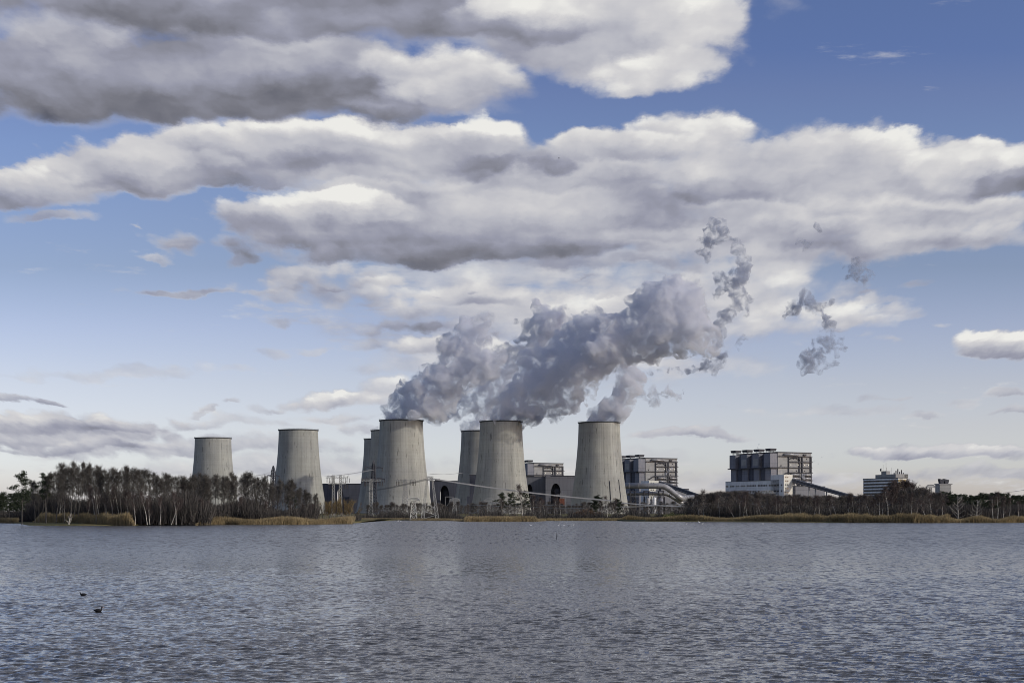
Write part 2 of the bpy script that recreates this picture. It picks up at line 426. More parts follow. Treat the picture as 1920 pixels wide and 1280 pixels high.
def simple_mat(name, col, rough=0.8, var=0.25, scale=0.5, metal=0.0, spec=0.3, stretch=(1, 1, 1), trans=0.0):
    """One paint or surface with uneven weathering from two scales of noise."""
    m_, N, out = new_mat(name)
    t = N.new('ShaderNodeTexCoord')
    oi = N.new('ShaderNodeObjectInfo')
    w = N.comb(N.m('MULTIPLY', oi.outputs['Random'], 50.0), 0.0, 0.0)
    vec = N.v('ADD', N.v('MULTIPLY', t.outputs['Object'], stretch), w)
    n1 = N.noise(vec, scale, 5.0, 0.6)
    k = N.rng(n1, 0.3, 0.7, 1.0 - var, 1.0 + var)
    c = N.mixc(1.0, (col[0], col[1], col[2], 1), N.comb(k, k, k), 'MULTIPLY')
    b = N.new('ShaderNodeBsdfPrincipled')
    N.put(b.inputs['Base Color'], c)
    b.inputs['Roughness'].default_value = rough
    b.inputs['Metallic'].default_value = metal
    b.inputs['Specular IOR Level'].default_value = spec
    if trans:
        tr = N.new('ShaderNodeBsdfTranslucent'); N.put(tr.inputs[0], c)
        mx = N.new('ShaderNodeMixShader'); mx.inputs[0].default_value = trans
        N.nt.links.new(b.outputs[0], mx.inputs[1]); N.nt.links.new(tr.outputs[0], mx.inputs[2])
        N.nt.links.new(mx.outputs[0], out.inputs[0])
    else:
        N.nt.links.new(b.outputs[0], out.inputs[0])
    return m_

def concrete_mat():
    """Tower concrete: vertical run-off streaks, casting rings, patches and rusty marks."""
    m_, N, out = new_mat('tower_concrete')
    t = N.new('ShaderNodeTexCoord'); oi = N.new('ShaderNodeObjectInfo')
    x, y, z = N.sep(t.outputs['Object'])
    rnd = N.m('MULTIPLY', oi.outputs['Random'], 40.0)
    ang = N.m('ARCTAN2', y, x)
    ca, sa = N.m('COSINE', ang), N.m('SINE', ang)
    sv = N.comb(N.m('MULTIPLY_ADD', ca, 30.0, rnd), N.m('MULTIPLY', sa, 30.0), N.m('MULTIPLY', z, 0.018))
    st = N.noise(sv, 0.55, 5.0, 0.62)                      # fine vertical streaks
    sv2 = N.comb(N.m('MULTIPLY_ADD', ca, 12.0, rnd), N.m('MULTIPLY', sa, 12.0), N.m('MULTIPLY', z, 0.03))
    st2 = N.noise(sv2, 0.35, 3.0, 0.5)                     # broad vertical panels
    pv = N.comb(N.m('ADD', x, rnd), y, z)
    pa = N.noise(pv, 0.045, 4.0, 0.6)                      # large patches
    gr = N.noise(pv, 0.5, 5.0, 0.65)
    ring = N.noise(N.comb(0.0, rnd, z), 0.42, 2.0, 0.7)    # casting rings
    k = N.m('MULTIPLY_ADD', N.m('SUBTRACT', st, 0.5), 0.78, 1.0)
    k = N.m('MULTIPLY', k, N.m('MULTIPLY_ADD', N.m('SUBTRACT', st2, 0.5), 0.55, 1.0))
    k = N.m('MULTIPLY', k, N.m('MULTIPLY_ADD', N.m('SUBTRACT', pa, 0.5), 0.5, 1.0))
    k = N.m('MULTIPLY', k, N.m('MULTIPLY_ADD', N.m('SUBTRACT', ring, 0.5), 0.22, 1.0))
    k = N.m('MULTIPLY', k, N.m('MULTIPLY_ADD', N.m('SUBTRACT', gr, 0.5), 0.25, 1.0))
    # dark spots and drips
    sp = N.noise(N.comb(N.m('MULTIPLY_ADD', ca, 30.0, rnd), N.m('MULTIPLY', sa, 30.0), N.m('MULTIPLY', z, 0.16)), 0.42, 3.0, 0.55)
    k = N.m('MULTIPLY', k, N.rng(sp, 0.62, 0.70, 1.0, 0.55, smooth=True))
    # lime bloom in ragged tongues over the lowest shell
    lime = N.rng(N.m('MULTIPLY_ADD', N.m('SUBTRACT', st, 0.5), 60.0, z), 8.0, 30.0, 1.0, 0.0, smooth=True)
    hue = N.noise(pv, 0.03, 2.0, 0.5)
    c = N.mixc(N.rng(hue, 0.35, 0.65, 0.0, 1.0), (0.325, 0.327, 0.305, 1), (0.36, 0.36, 0.322, 1))
    c = N.mixc(N.m('MULTIPLY', lime, 0.35), c, (0.38, 0.385, 0.36, 1))
    c = N.mixc(1.0, c, N.comb(k, k, k), 'MULTIPLY')
    b = N.new('ShaderNodeBsdfPrincipled')
    N.put(b.inputs['Base Color'], c)
    b.inputs['Roughness'].default_value = 0.92
    b.inputs['Specular IOR Level'].default_value = 0.15
    bp = N.new('ShaderNodeBump'); bp.inputs['Strength'].default_value = 0.35; bp.inputs['Distance'].default_value = 0.4
    N.put(bp.inputs['Height'], N.m('ADD', st, N.m('MULTIPLY', ring, 0.5)))
    N.nt.links.new(bp.outputs[0], b.inputs['Normal'])
    N.nt.links.new(b.outputs[0], out.inputs[0])
    return m_

def panel_mat(name, col, sx=0.25, sz=0.12, var=0.16, rough=0.6):
    """Cladding made of sheets: joints, and each sheet a shade of its own, streaked by rain."""
    m_, N, out = new_mat(name)
    t = N.new('ShaderNodeTexCoord')
    x, y, z = N.sep(t.outputs['Object'])
    h = N.m('ADD', x, y)
    gv = N.comb(N.m('FLOOR', N.m('MULTIPLY', h, sx)), N.m('FLOOR', N.m('MULTIPLY', z, sz)), 0.0)
    wn = N.new('ShaderNodeTexWhiteNoise', noise_dimensions='3D'); N.put(wn.inputs[0], gv)
    st = N.noise(N.comb(x, y, N.m('MULTIPLY', z, 0.06)), 0.5, 4.0, 0.6)
    k = N.m('MULTIPLY_ADD', N.m('SUBTRACT', wn.outputs[0], 0.5), var, 1.0)
    k = N.m('MULTIPLY', k, N.m('MULTIPLY_ADD', N.m('SUBTRACT', st, 0.5), 0.6, 1.0))
    fr = N.m('FRACT', N.m('MULTIPLY', z, sz))
    k = N.m('MULTIPLY', k, N.rng(fr, 0.0, 0.06, 0.72, 1.0))
    fx = N.m('FRACT', N.m('MULTIPLY', h, sx))
    k = N.m('MULTIPLY', k, N.rng(fx, 0.0, 0.06, 0.85, 1.0))
    c = N.mixc(1.0, (col[0], col[1], col[2], 1), N.comb(k, k, k), 'MULTIPLY')
    b = N.new('ShaderNodeBsdfPrincipled')
    N.put(b.inputs['Base Color'], c)
    b.inputs['Roughness'].default_value = rough
    b.inputs['Specular IOR Level'].default_value = 0.3
    N.nt.links.new(b.outputs[0], out.inputs[0])
    return m_

def glass_mat(name, col, rough=0.08):
    m_, N, out = new_mat(name)
    t = N.new('ShaderNodeTexCoord')
    n1 = N.noise(t.outputs['Object'], 0.35, 2.0)
    b = N.new('ShaderNodeBsdfPrincipled')
    c = N.mixc(n1, (col[0] * .6, col[1] * .6, col[2] * .6, 1), (col[0] * 1.4, col[1] * 1.4, col[2] * 1.4, 1))
    N.put(b.inputs['Base Color'], c)
    b.inputs['Roughness'].default_value = rough
    b.inputs['Specular IOR Level'].default_value = 0.6
    N.nt.links.new(b.outputs[0], out.inputs[0])
    return m_

def birch_mat(name, light, dark):
    m_, N, out = new_mat(name)
    t = N.new('ShaderNodeTexCoord')
    x, y, z = N.sep(t.outputs['Object'])
    n1 = N.noise(N.comb(x, y, N.m('MULTIPLY', z, 3.0)), 1.3, 4.0, 0.6)
    c = N.mixc(N.rng(n1, 0.50, 0.62, 0.0, 1.0), (*light, 1), (*dark, 1))
    b = N.new('ShaderNodeBsdfPrincipled'); N.put(b.inputs['Base Color'], c); b.inputs['Roughness'].default_value = 0.8
    N.nt.links.new(b.outputs[0], out.inputs[0])
    return m_

def ground_mat(name, a, b_, c_, scale=0.08):
    m_, N, out = new_mat(name)
    t = N.new('ShaderNodeTexCoord')
    n1 = N.noise(t.outputs['Object'], scale, 6.0, 0.6)
    n2 = N.noise(t.outputs['Object'], scale * 9, 5.0, 0.65)
    c = N.ramp(n1, [(0.36, a), (0.5, b_), (0.64, c_)])
    k = N.rng(n2, 0.3, 0.7, 0.65, 1.3)
    c = N.mixc(1.0, c, N.comb(k, k, k), 'MULTIPLY')
    b = N.new('ShaderNodeBsdfPrincipled'); N.put(b.inputs['Base Color'], c); b.inputs['Roughness'].default_value = 0.95
    b.inputs['Specular IOR Level'].default_value = 0.1
    bp = N.new('ShaderNodeBump'); bp.inputs['Strength'].default_value = 0.6; bp.inputs['Distance'].default_value = 0.3
    N.put(bp.inputs['Height'], n2); N.nt.links.new(bp.outputs[0], b.inputs['Normal'])
    N.nt.links.new(b.outputs[0], out.inputs[0])
    return m_

MAT = {}
MAT['concrete'] = concrete_mat()
MAT['rim'] = simple_mat('rim_steel', (0.065, 0.067, 0.07), 0.7)
MAT['hall_dark'] = panel_mat('dark_cladding', (0.085, 0.09, 0.115), 0.2, 0.1)  # shade on the hall walls put into a darker colour; also conveyor galleries
MAT['hall_grey'] = panel_mat('grey_cladding', (0.17, 0.175, 0.195), 0.1, 0.06)
MAT['block_light'] = panel_mat('light_cladding', (0.30, 0.30, 0.295), 0.12, 0.2)
MAT['block_mid'] = panel_mat('mid_cladding', (0.20, 0.205, 0.235), 0.1, 0.07)
MAT['block_dark'] = panel_mat('dark_shade_cladding', (0.075, 0.08, 0.105), 0.15, 0.07)  # dark walls; also paints the shade in the recesses between bunker towers
MAT['steel_dark'] = simple_mat('dark_steel', (0.045, 0.047, 0.06), 0.6)
MAT['steel_grey'] = simple_mat('galvanised_steel', (0.27, 0.27, 0.275), 0.5, 0.3, 0.8)
MAT['steel_pale'] = simple_mat('weathered_zinc', (0.42, 0.42, 0.395), 0.55, 0.2, 1.0)
MAT['steel_white'] = simple_mat('pale_paint', (0.78, 0.76, 0.66), 0.5, 0.12, 1.0)
MAT['duct'] = simple_mat('duct_sheet', (0.34, 0.34, 0.345), 0.42, 0.18, 0.12, 0.25, 0.5, (1, 1, 1))
MAT['white'] = panel_mat('white_panels', (0.74, 0.75, 0.76), 0.18, 0.11, 0.10)
MAT['cream'] = panel_mat('sun_tinted_panels', (0.72, 0.70, 0.62), 0.3, 0.11, 0.06)  # warm sunlight on white right-hand faces put into the colour
MAT['glass'] = glass_mat('window_glass', (0.02, 0.024, 0.034))
MAT['glass_panes'] = panel_mat('office_glass', (0.026, 0.03, 0.042), 0.31, 0.31, 1.4, 0.15)
MAT['gold'] = glass_mat('painted_glint_glass', (0.52, 0.38, 0.12), 0.34)  # golden base colour stands in for the sun's reflection in the panes
MAT['rust'] = simple_mat('rusty_paint', (0.19, 0.075, 0.05), 0.8, 0.3, 0.6)
MAT['porcelain'] = simple_mat('brown_insulator', (0.05, 0.04, 0.038), 0.35)
MAT['bark'] = simple_mat('alder_bark', (0.10, 0.092, 0.082), 0.95, 0.35, 1.5)
MAT['twig'] = simple_mat('alder_twigs', (0.088, 0.081, 0.071), 0.95, 0.4, 0.35)
MAT['twig_red'] = simple_mat('birch_twigs', (0.095, 0.074, 0.068), 0.95, 0.35, 0.35)
MAT['twig_tan'] = simple_mat('willow_twigs', (0.17, 0.125, 0.06), 0.95, 0.35, 0.35)
MAT['birch'] = birch_mat('birch_bark', (0.55, 0.52, 0.46), (0.14, 0.12, 0.10))
MAT['deadwood'] = birch_mat('bleached_wood', (0.50, 0.47, 0.41), (0.22, 0.195, 0.16))
MAT['greybark'] = birch_mat('grey_bark', (0.26, 0.24, 0.205), (0.10, 0.09, 0.08))
MAT['needles'] = simple_mat('pine_needles', (0.035, 0.046, 0.026), 0.9, 0.4, 0.5)
MAT['olive'] = simple_mat('willow_leaves', (0.20, 0.21, 0.085), 0.9, 0.35, 0.6)
MAT['rustbush'] = simple_mat('oak_leaves', (0.16, 0.085, 0.038), 0.9, 0.4, 0.6)
MAT['reed'] = simple_mat('reed_straw', (0.33, 0.265, 0.155), 0.9, 0.38, 0.12, 0, 0.1, (1, 1, 2.0), 0.25)
MAT['reed_dark'] = simple_mat('reed_olive', (0.30, 0.24, 0.135), 0.9, 0.38, 0.12, 0, 0.1, (1, 1, 2.0), 0.2)
MAT['scrub'] = simple_mat('undergrowth_twigs', (0.070, 0.064, 0.058), 0.95, 0.4, 0.3)
MAT['wood'] = simple_mat('far_wood_twigs', (0.125, 0.112, 0.100), 0.95, 0.45, 0.08)
MAT['ground'] = ground_mat('meadow', (0.085, 0.088, 0.04), (0.15, 0.125, 0.06), (0.115, 0.12, 0.05))
MAT['coot'] = simple_mat('black_plumage', (0.012, 0.012, 0.014), 0.6)
MAT['swan'] = simple_mat('white_plumage', (0.85, 0.85, 0.84), 0.6, 0.05)
MAT['bill'] = simple_mat('orange_bill', (0.6, 0.25, 0.04), 0.5)
MAT['wire'] = simple_mat('aluminium_wire', (0.36, 0.36, 0.35), 0.35, 0.1, 0.1, 0.3)
# ------------------------------------------------------------------ the lake and the land
def water_mat():
    m_, N, out = new_mat('lake_water')
    t = N.new('ShaderNodeTexCoord')
    P = t.outputs['Object']
    x, y, z = N.sep(P)
    b = N.new('ShaderNodeBsdfPrincipled')
    b.inputs['Base Color'].default_value = (0.066, 0.067, 0.068, 1)
    far = N.rng(y, 32, 190, 0.0, 1.0, smooth=True)      # waves too small to resolve become gloss
    N.put(b.inputs['Roughness'], N.mix(far, 0.055, 0.245))
    b.inputs['IOR'].default_value = 1.5
    b.inputs['Specular IOR Level'].default_value = 0.5
    # ripples too fine for the wave sheet: slopes straight from noise, so that they stay as steep far off as close by
    def slope(sx, sy, sc, det, k, seed):
        c = N.noise(N.comb(N.m('MULTIPLY', x, sx), N.m('MULTIPLY', y, sy), seed), sc, det, 0.6, color=True)
        return N.v('MULTIPLY_ADD', c, (k * .8, k, 0.0), (-k * .4, -k * .5, 0.0))
    gust = N.noise(N.comb(N.m('MULTIPLY', x, 0.22), y, 11.0), 0.03, 5.0, 0.65)
    gk = N.m('MULTIPLY', N.rng(gust, 0.35, 0.65, 0.78, 1.22), N.mix(far, 1.0, 0.75))
    sl_ = N.v('ADD', slope(.6, 1.0, 7.0, 4.0, 1.2, 0.0), slope(.55, 1.0, 2.2, 3.0, .72, 7.0))
    # wave trains seen end-on in the distance: crests pile up into short bright and dark dashes
    def train(fx, fy, lo, hi, k, seed):
        c = N.noise(N.comb(N.m('MULTIPLY', x, fx), N.m('MULTIPLY', y, fy), seed), 1.0, 3.0, 0.65)
        wgt = N.rng(y, lo, hi, 0.0, k, smooth=True)
        return N.comb(0.0, N.m('MULTIPLY', N.m('SUBTRACT', c, 0.5), wgt), 0.0)
    tr_ = N.v('ADD', train(2.4, .5, 45, 110, 1.7, 1.0), train(2.0, .075, 100, 220, 2.4, 5.0))
    sc_ = N.new('ShaderNodeVectorMath', operation='SCALE'); N.put(sc_.inputs[0], sl_); N.put(sc_.inputs['Scale'], gk)
    geo = N.new('ShaderNodeNewGeometry')
    nn = N.v('NORMALIZE', N.v('ADD', geo.outputs['Normal'], N.v('ADD', sc_.outputs[0], tr_)))
    N.nt.links.new(nn, b.inputs['Normal'])
    N.nt.links.new(b.outputs[0], out.inputs[0])
    return m_
MAT['water'] = water_mat()

# waves: a directional spectrum summed on a grid whose rows grow with distance (waves finer than a row are left to the ripple bump)
rows = [16.0]
while rows[-1] < 760.0:
    rows.append(rows[-1] + max(0.036, rows[-1] * (0.0016 + 0.0038 * min(1.0, max(0.0, (rows[-1] - 60.0) / 150.0)) ** 1.3)))
rows = np.array(rows); nr = len(rows); nc = 1060
tt = np.linspace(-1, 1, nc)
gx = rows[:, None] * (tt * 0.44 + np.sign(tt) * np.abs(tt) ** 5 * .30)[None, :] + np.sign(tt)[None, :] * (np.abs(tt)[None, :] ** 3) * 9.0
gy = np.repeat(rows[:, None], nc, 1)
hz = np.zeros_like(gx)
drow = np.gradient(rows)[:, None]; dcol = np.gradient(gx, axis=1)
wr = np.random.default_rng(5)
for k in range(70):
    lam = 0.17 * (0.95 / 0.17) ** (k / 69.0)
    th = R(250) + wr.normal(0, 0.55)                       # crests run mostly across the picture
    kx, ky = math.cos(th) * 2 * math.pi / lam, math.sin(th) * 2 * math.pi / lam
    amp = 0.0056 * lam * (1.0 if lam < .6 else (.6 / lam) ** 1.2)
    res = np.clip((lam / np.maximum(drow, dcol) - 2.5) / 3.0, 0, 1)
    ph = kx * gx + ky * gy + wr.uniform(0, 6.28)
    s = np.sin(ph)
    hz += amp * res * (s + 0.25 * np.cos(2 * ph))
env = np.zeros_like(gx)
for k in range(7):
    th = wr.uniform(0, 6.28); lam = wr.uniform(6, 22)
    env += np.sin((math.cos(th) * gx * 0.6 + math.sin(th) * gy) * 6.283 / lam + wr.uniform(0, 6.28))
hz *= 1.0 + 0.16 * env / 2.0
hz *= np.clip((1.0 - np.abs(tt)) / 0.10, 0, 1)[None, :]          # the sheet calms down towards its edges
ii = (np.arange(nr - 1)[:, None] * nc + np.arange(nc - 1)[None, :]).ravel()
wf_ = np.stack([ii, ii + 1, ii + nc + 1, ii + nc], 1)
lake = link('water', np_mesh('water', np.stack([gx, gy, hz], -1).reshape(-1, 3), wf_, MAT['water'], smooth=True))
tag(lake, kind='structure')
# the rest of the lake, outside the wave sheet: a ring of plain water a little lower
b = MB()
b.quad((-2500, -600, -.012), (2500, -600, -.012), (2500, 16.5, -.012), (-2500, 16.5, -.012))
for sgn in (-1, 1):
    q = [(sgn * (16 * .74 + 8.9), 16, -.012), (sgn * 2500, 16, -.012), (sgn * 2500, 760, -.012), (sgn * (755 * .74 + 8.9), 760, -.012)]
    b.quad(*(q if sgn > 0 else q[::-1]))
tag(b.build('water', MAT['water']), kind='structure')

# shoreline, left to right: (photograph column, distance)
SHORE = [(-900, 470), (-300, 480), (0, 487), (34, 470), (52, 402), (120, 394), (250, 398), (275, 415), (360, 428), (380, 424), (520, 430), (640, 452), (676, 500), (690, 590),
         (740, 622), (800, 628), (868, 592), (880, 545), (1000, 552), (1012, 596), (1160, 600), (1172, 562), (1290, 545), (1420, 520), (1560, 500), (1700, 490), (1850, 492), (1895, 512),
         (1906, 560), (2300, 570), (2900, 560)]
sp_ = [(PX(a, d), d) for a, d in SHORE]
def shore_y(X):
    for (x0, y0), (x1, y1) in zip(sp_, sp_[1:]):
        if x0 <= X <= x1 and x1 > x0:
            return y0 + (y1 - y0) * (X - x0) / (x1 - x0)
    return 560.0
front = [(-2600, 470)] + sp_ + [(2600, 560)]
b = MB()
lift = [0.0, 2.0, 14.0, 60.0, 300.0, 1200.0, 6000.0, 30000.0, 60000.0]
zz = [-0.12, 0.22, 0.42, 0.55, 0.6, 0.6, 0.6, 0.6, 0.6]
nx = len(front)
vs_ = []
for j, (d, z) in enumerate(zip(lift, zz)):
    for (x, y) in front:
        f_ = (y + d) / y if d > 1000 else 1.0
        jit = random.uniform(-1, 1) * (0.0 if j > 3 else 0.05)
        vs_.append((x * f_, y + d if j < 4 else max(y + d, 640 + d), z + jit))
fs = [(j * nx + i, j * nx + i + 1, (j + 1) * nx + i + 1, (j + 1) * nx + i) for j in range(len(lift) - 1) for i in range(nx - 1)]
b.add(vs_, fs, True)
tag(b.build('ground', MAT['ground']), kind='structure')
# ------------------------------------------------------------------ cooling towers
def tower_profile(h, rt, rb):
    out = []
    for i in range(41):
        t = i / 40.0                                     # 0 at the rim, 1 at the ground
        out.append((rt + (rb - rt) * t ** 1.72, h * (1 - t)))
    return out
def cooling_tower(px, py, wpx, label, streaks=()):
    Y = 113.3 * F / (HY - py)
    rt = M(wpx, Y) / 2.0
    h = 113.3 + CAM_H
    rb = rt * 1.475
    t = thing('cooling_tower', label, 'cooling tower', (PX(px, Y), Y, 0.0), random.uniform(0, 6), 'concrete cooling towers of the power station')
    prof = tower_profile(h, rt, rb)
    inner = [(r - 0.9, z) for r, z in prof]
    b = MB(); b.lathe(list(reversed(prof)) + inner, 128)
    b.build('shell', MAT['concrete'], t)
    b = MB()
    b.lathe([(rt - 0.95, h - 0.2), (rt + 0.05, h - 1.5), (rt + .8, h - 1.0), (rt + .9, h + 0.1), (rt - 0.1, h + 0.2), (rt - 0.95, h - 0.2)], 128, smooth=False)
    b.build('rim', MAT['rim'], t)
    b = MB()
    for k in range(96):
        a = 2 * math.pi * k / 96
        b.bar(((rt + 1.0) * math.cos(a), (rt + 1.0) * math.sin(a), h + .2), ((rt + 1.0) * math.cos(a), (rt + 1.0) * math.sin(a), h + 1.2), 0.06, 3)
    b.lathe([(rt + .95, h + 1.15), (rt + 1.05, h + 1.15), (rt + 1.05, h + 1.28), (rt + .95, h + 1.28), (rt + .95, h + 1.15)], 96)
    b.build('railing', MAT['rim'], t)
    b = MB(); b.lathe([(rb + .1, 0.0), (rb + 1.6, 0.0), (rb + 1.6, 3.0), (rb + .1, 3.0)], 96)
    b.build('base_ring', MAT['concrete'], t)
    # service ladders: a dark cage following the shell, given as (degrees right of the side facing the lake, z0, z1)
    for deg, z0, z1 in streaks:
        a = R(-90 + deg) - t.rotation_euler.z
        b = MB()
        pts = []
        for i in range(13):
            z = z0 + (z1 - z0) * i / 12.0
            tt_ = 1 - z / h
            r = rt + (rb - rt) * tt_ ** 1.72 + 0.35
            pts.append((r * math.cos(a), r * math.sin(a), z))
        b.tube(pts, 0.5, 4, True, False)
        b.build('ladder_cage', MAT['steel_dark'], t)
    return t, Y, rt
TW = {}
TW[5] = cooling_tower(752.5, 788, 81, 'big steaming concrete cooling tower, the leftmost of the nearest row, behind the sunlit dome-topped pylon')
TW[7] = cooling_tower(939.5, 790, 79, 'big steaming cooling tower with pines at its foot, the middle one of the nearest row')
TW[8] = cooling_tower(1123.5, 792, 77.5, 'big steaming cooling tower beside the fat grey flue ducts, rightmost of all towers', [(20, 8, 42), (46, 6, 44)])
TW[2] = cooling_tower(559.5, 806, 73, 'steamless cooling tower standing alone at the end of the wood, left of the dark hall')
TW[4] = cooling_tower(732.5, 807, 73, 'cooling tower peeping out just left behind the leftmost nearest tower')
TW[6] = cooling_tower(901, 808, 72, 'cooling tower half hidden behind the left edge of the tower with pines at its foot')
TW[1] = cooling_tower(399.5, 821, 67, 'small far cooling tower rising over the bare wood, leftmost of all towers')
TW[3] = cooling_tower(716, 823, 66, 'farthest cooling tower of the group of three that overlap, lowest rim')

# ------------------------------------------------------------------ boiler houses
TH = R(28.0)
ux, uy = Vector((math.cos(TH), math.sin(TH), 0)), Vector((-math.sin(TH), math.cos(TH), 0))
def window_grid(parent, spots, me):
    for loc, rz in spots:
        link('window', me, parent, loc, (0, 0, rz))
wb = MB(); wb.box(-1.15, 1.15, -.12, .12, -1.15, 1.15); WIN_WALL = wb.mesh('window', MAT['glass'])
wb = MB(); wb.box(-.95, .95, -.12, .12, -.8, .8); WIN_SMALL = wb.mesh('window', MAT['glass'])

def boiler_house(px, py, Y, sc, bays, label):
    """Block with its near corner at column px; local +x runs along the lit face, +y along the bunker side."""
    Ht = (HY - py) * Y / F + CAM_H
    t = thing('boiler_house', label, 'boiler house', (PX(px, Y), Y, 0.0), TH, 'boiler houses of the power station')
    Lx, Ly = 60.0 * sc, (bays * 27.0 - 13.0) * sc
    b = MB(); b.box(0, Lx, 0.0, Ly, 0, Ht - 1.2)
    b.build('wall', MAT['block_light'], t)
    b = MB(); b.box(-1.0, Lx + .8, -0.8, Ly + 1, Ht - 1.2, Ht)
    b.build('roof', MAT['steel_dark'], t)
    mid = Ht - 22.0 * sc
    for k in range(bays):
        y0 = k * 27.0 * sc if k else 0.6
        b = MB()
        b.box(-13 * sc, -0.05, y0, y0 + 14 * sc, mid, Ht - 2.2)
        b.box(-11 * sc, -0.05, y0 + .8 * sc, y0 + 13.4 * sc, 0, mid - .9)
        o = b.build('bunker_tower', MAT['block_mid'], t)
        p = MB(); p.box(-13 * sc - .12, -13 * sc - .01, y0 + 1.5 * sc, y0 + 12.5 * sc, mid + 3.5 * sc, Ht - 9 * sc)
        p.build('cladding_panel', MAT['block_light'] if k in (1, 2) else MAT['block_mid'], o)
        v_ = MB()
        for i in range(5):
            v_.box(-11.5 * sc, -1.5 * sc, y0 + (1.2 + i * 2.4) * sc, y0 + (3.0 + i * 2.4) * sc, Ht + 1.2 * sc, Ht + 4.6 * sc)
        v_.box(-12 * sc, -1 * sc, y0 + .8 * sc, y0 + 13.4 * sc, Ht + 3.2 * sc, Ht + 4.0 * sc)
        for i in range(4):
            v_.bar((-10 * sc, y0 + (2 + i * 3.2) * sc, Ht - 2.2), (-10 * sc, y0 + (2 + i * 3.2) * sc, Ht + 1.4 * sc), .35, 4)
            v_.bar((-3 * sc, y0 + (2 + i * 3.2) * sc, Ht - 2.2), (-3 * sc, y0 + (2 + i * 3.2) * sc, Ht + 1.4 * sc), .35, 4)
        v_.build('roof_vent', MAT['steel_dark'], t)
        if k < bays - 1:
            d = MB()                                     # rounded bunker deep in the gap between two towers, recess shade painted dark
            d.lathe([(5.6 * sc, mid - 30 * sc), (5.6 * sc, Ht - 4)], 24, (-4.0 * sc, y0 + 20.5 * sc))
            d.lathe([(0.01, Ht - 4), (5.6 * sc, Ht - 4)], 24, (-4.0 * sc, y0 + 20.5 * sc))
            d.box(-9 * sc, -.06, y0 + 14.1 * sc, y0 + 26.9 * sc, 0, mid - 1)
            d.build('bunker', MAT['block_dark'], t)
            pi = MB(); pi.tube([(-10.2 * sc, y0 + 20 * sc, Ht * .33), (-10.2 * sc, y0 + 20 * sc, Ht * .33 + 9 * sc)], .8 * sc, 8)
            pi.build('riser_pipe', MAT['steel_grey'], t)
    b = MB()
    b.box(-15 * sc, -13.2 * sc, -1, Ly + 2, mid - 1.0, mid + .3); b.box(-15 * sc, -.2, -1.4, 0.55, mid - 1.0, mid + .3)
    b.build('gallery', MAT['steel_dark'], t)
    # lit face: walkways, columns, ducts, portholes and panels
    f = -0.9
    levels = [Ht - 6.2 * sc, Ht - 14 * sc, Ht - 22 * sc, Ht - 29 * sc, Ht - 34.5 * sc, Ht - 40 * sc, Ht - 44.5 * sc]
    for i, z in enumerate(levels):
        b = MB()
        x0 = 1.0 * sc if i in (0, 2) else 19 * sc
        b.box(x0, Lx + (1.6 if i % 2 else .4) * sc, f - 1.0, -.05, z - .45, z + .35)
        for k in range(14):
            x = x0 + (Lx - x0) * k / 13
            b.bar((x, f - .95, z + .3), (x, f - .95, z + 1.5), .08, 3)
        b.bar((x0, f - .95, z + 1.5), (Lx, f - .95, z + 1.5), .1, 3)
        b.build('walkway', MAT['steel_dark'], t)
    for x, w in ((18.5, .5), (38.0, .9), (43.0, .9), (58.6, 1.2)):
        b = MB(); b.box((x - w) * sc, (x + w) * sc, f - .5, -.06, 3, Ht - 7 * sc)
        b.build('column', MAT['steel_dark'], t)
    b = MB()
    b.tube([(10 * sc, -1.6, Ht - 3.7 * sc), (36 * sc, -1.6, Ht - 3.7 * sc)], 1.6 * sc, 12)
    b.build('steam_pipe', MAT['duct'], t)
    for z in (Ht - 32 * sc, Ht - 37.2 * sc, Ht - 42.3 * sc):
        b = MB()
        b.tube([(22 * sc, -1.4, z), (36.5 * sc, -1.4, z)], 1.5 * sc, 10)
        b.tube([(44.5 * sc, -1.4, z), (57 * sc, -1.4, z)], 1.5 * sc, 10)
        b.build('steam_pipe', MAT['duct'], t)
    b = MB()
    b.tube([(5 * sc, -1.7, Ht - 34 * sc), (9 * sc, -1.7, Ht - 33 * sc), (14 * sc, -1.7, Ht - 29.5 * sc), (38 * sc, -1.7, Ht - 29 * sc)], .75 * sc, 8)
    b.build('service_pipe', MAT['steel_dark'], t)
    b = MB()
    b.tube([(20 * sc, -1.7, Ht - 10 * sc), (24 * sc, -1.7, Ht - 8 * sc), (34 * sc, -1.7, Ht - 8 * sc), (38 * sc, -1.7, Ht - 11 * sc)], .7 * sc, 8)
    b.build('service_pipe', MAT['steel_dark'], t)
    b = MB(); b.box(45 * sc, 50 * sc, -1.5, -.07, Ht - 5 * sc, Ht - 2.6 * sc)
    b.build('louvre', MAT['steel_dark'], t)
    pm = MB(); pm.tube([(0, 0, 0), (0, -.5, 0)], 1.0 * sc, 12, True, False); pm = pm.mesh('porthole', MAT['steel_white'])
    for x, z in ((22.5, 18), (35.5, 18), (47.5, 18), (54.5, 18)):
        link('porthole', pm, t, (x * sc, -.12, Ht - z * sc))
    hm = MB(); hm.box(-.7 * sc, .7 * sc, -.3, 0, -1 * sc, 1 * sc); hm = hm.mesh('hatch', MAT['steel_dark'])
    for x, z in ((5.5, 19.5), (27.5, 9.5), (51.5, 9.5), (33, 26.5), (48, 26.5)):
        link('hatch', hm, t, (x * sc, -.1, Ht - z * sc))
    # turbine hall stub at the foot of the lit face
    b = MB(); b.box(20 * sc, Lx + 13 * sc, -14 * sc, -1.05 - .9, 0, Ht * .44)
    o = b.build('base_hall', MAT['hall_grey'], t)
    b = MB(); b.box(19.5 * sc, Lx + 13.5 * sc, -14.4 * sc, -1.9, Ht * .44, Ht * .44 + 1.0)
    b.build('parapet', MAT['steel_dark'], o)
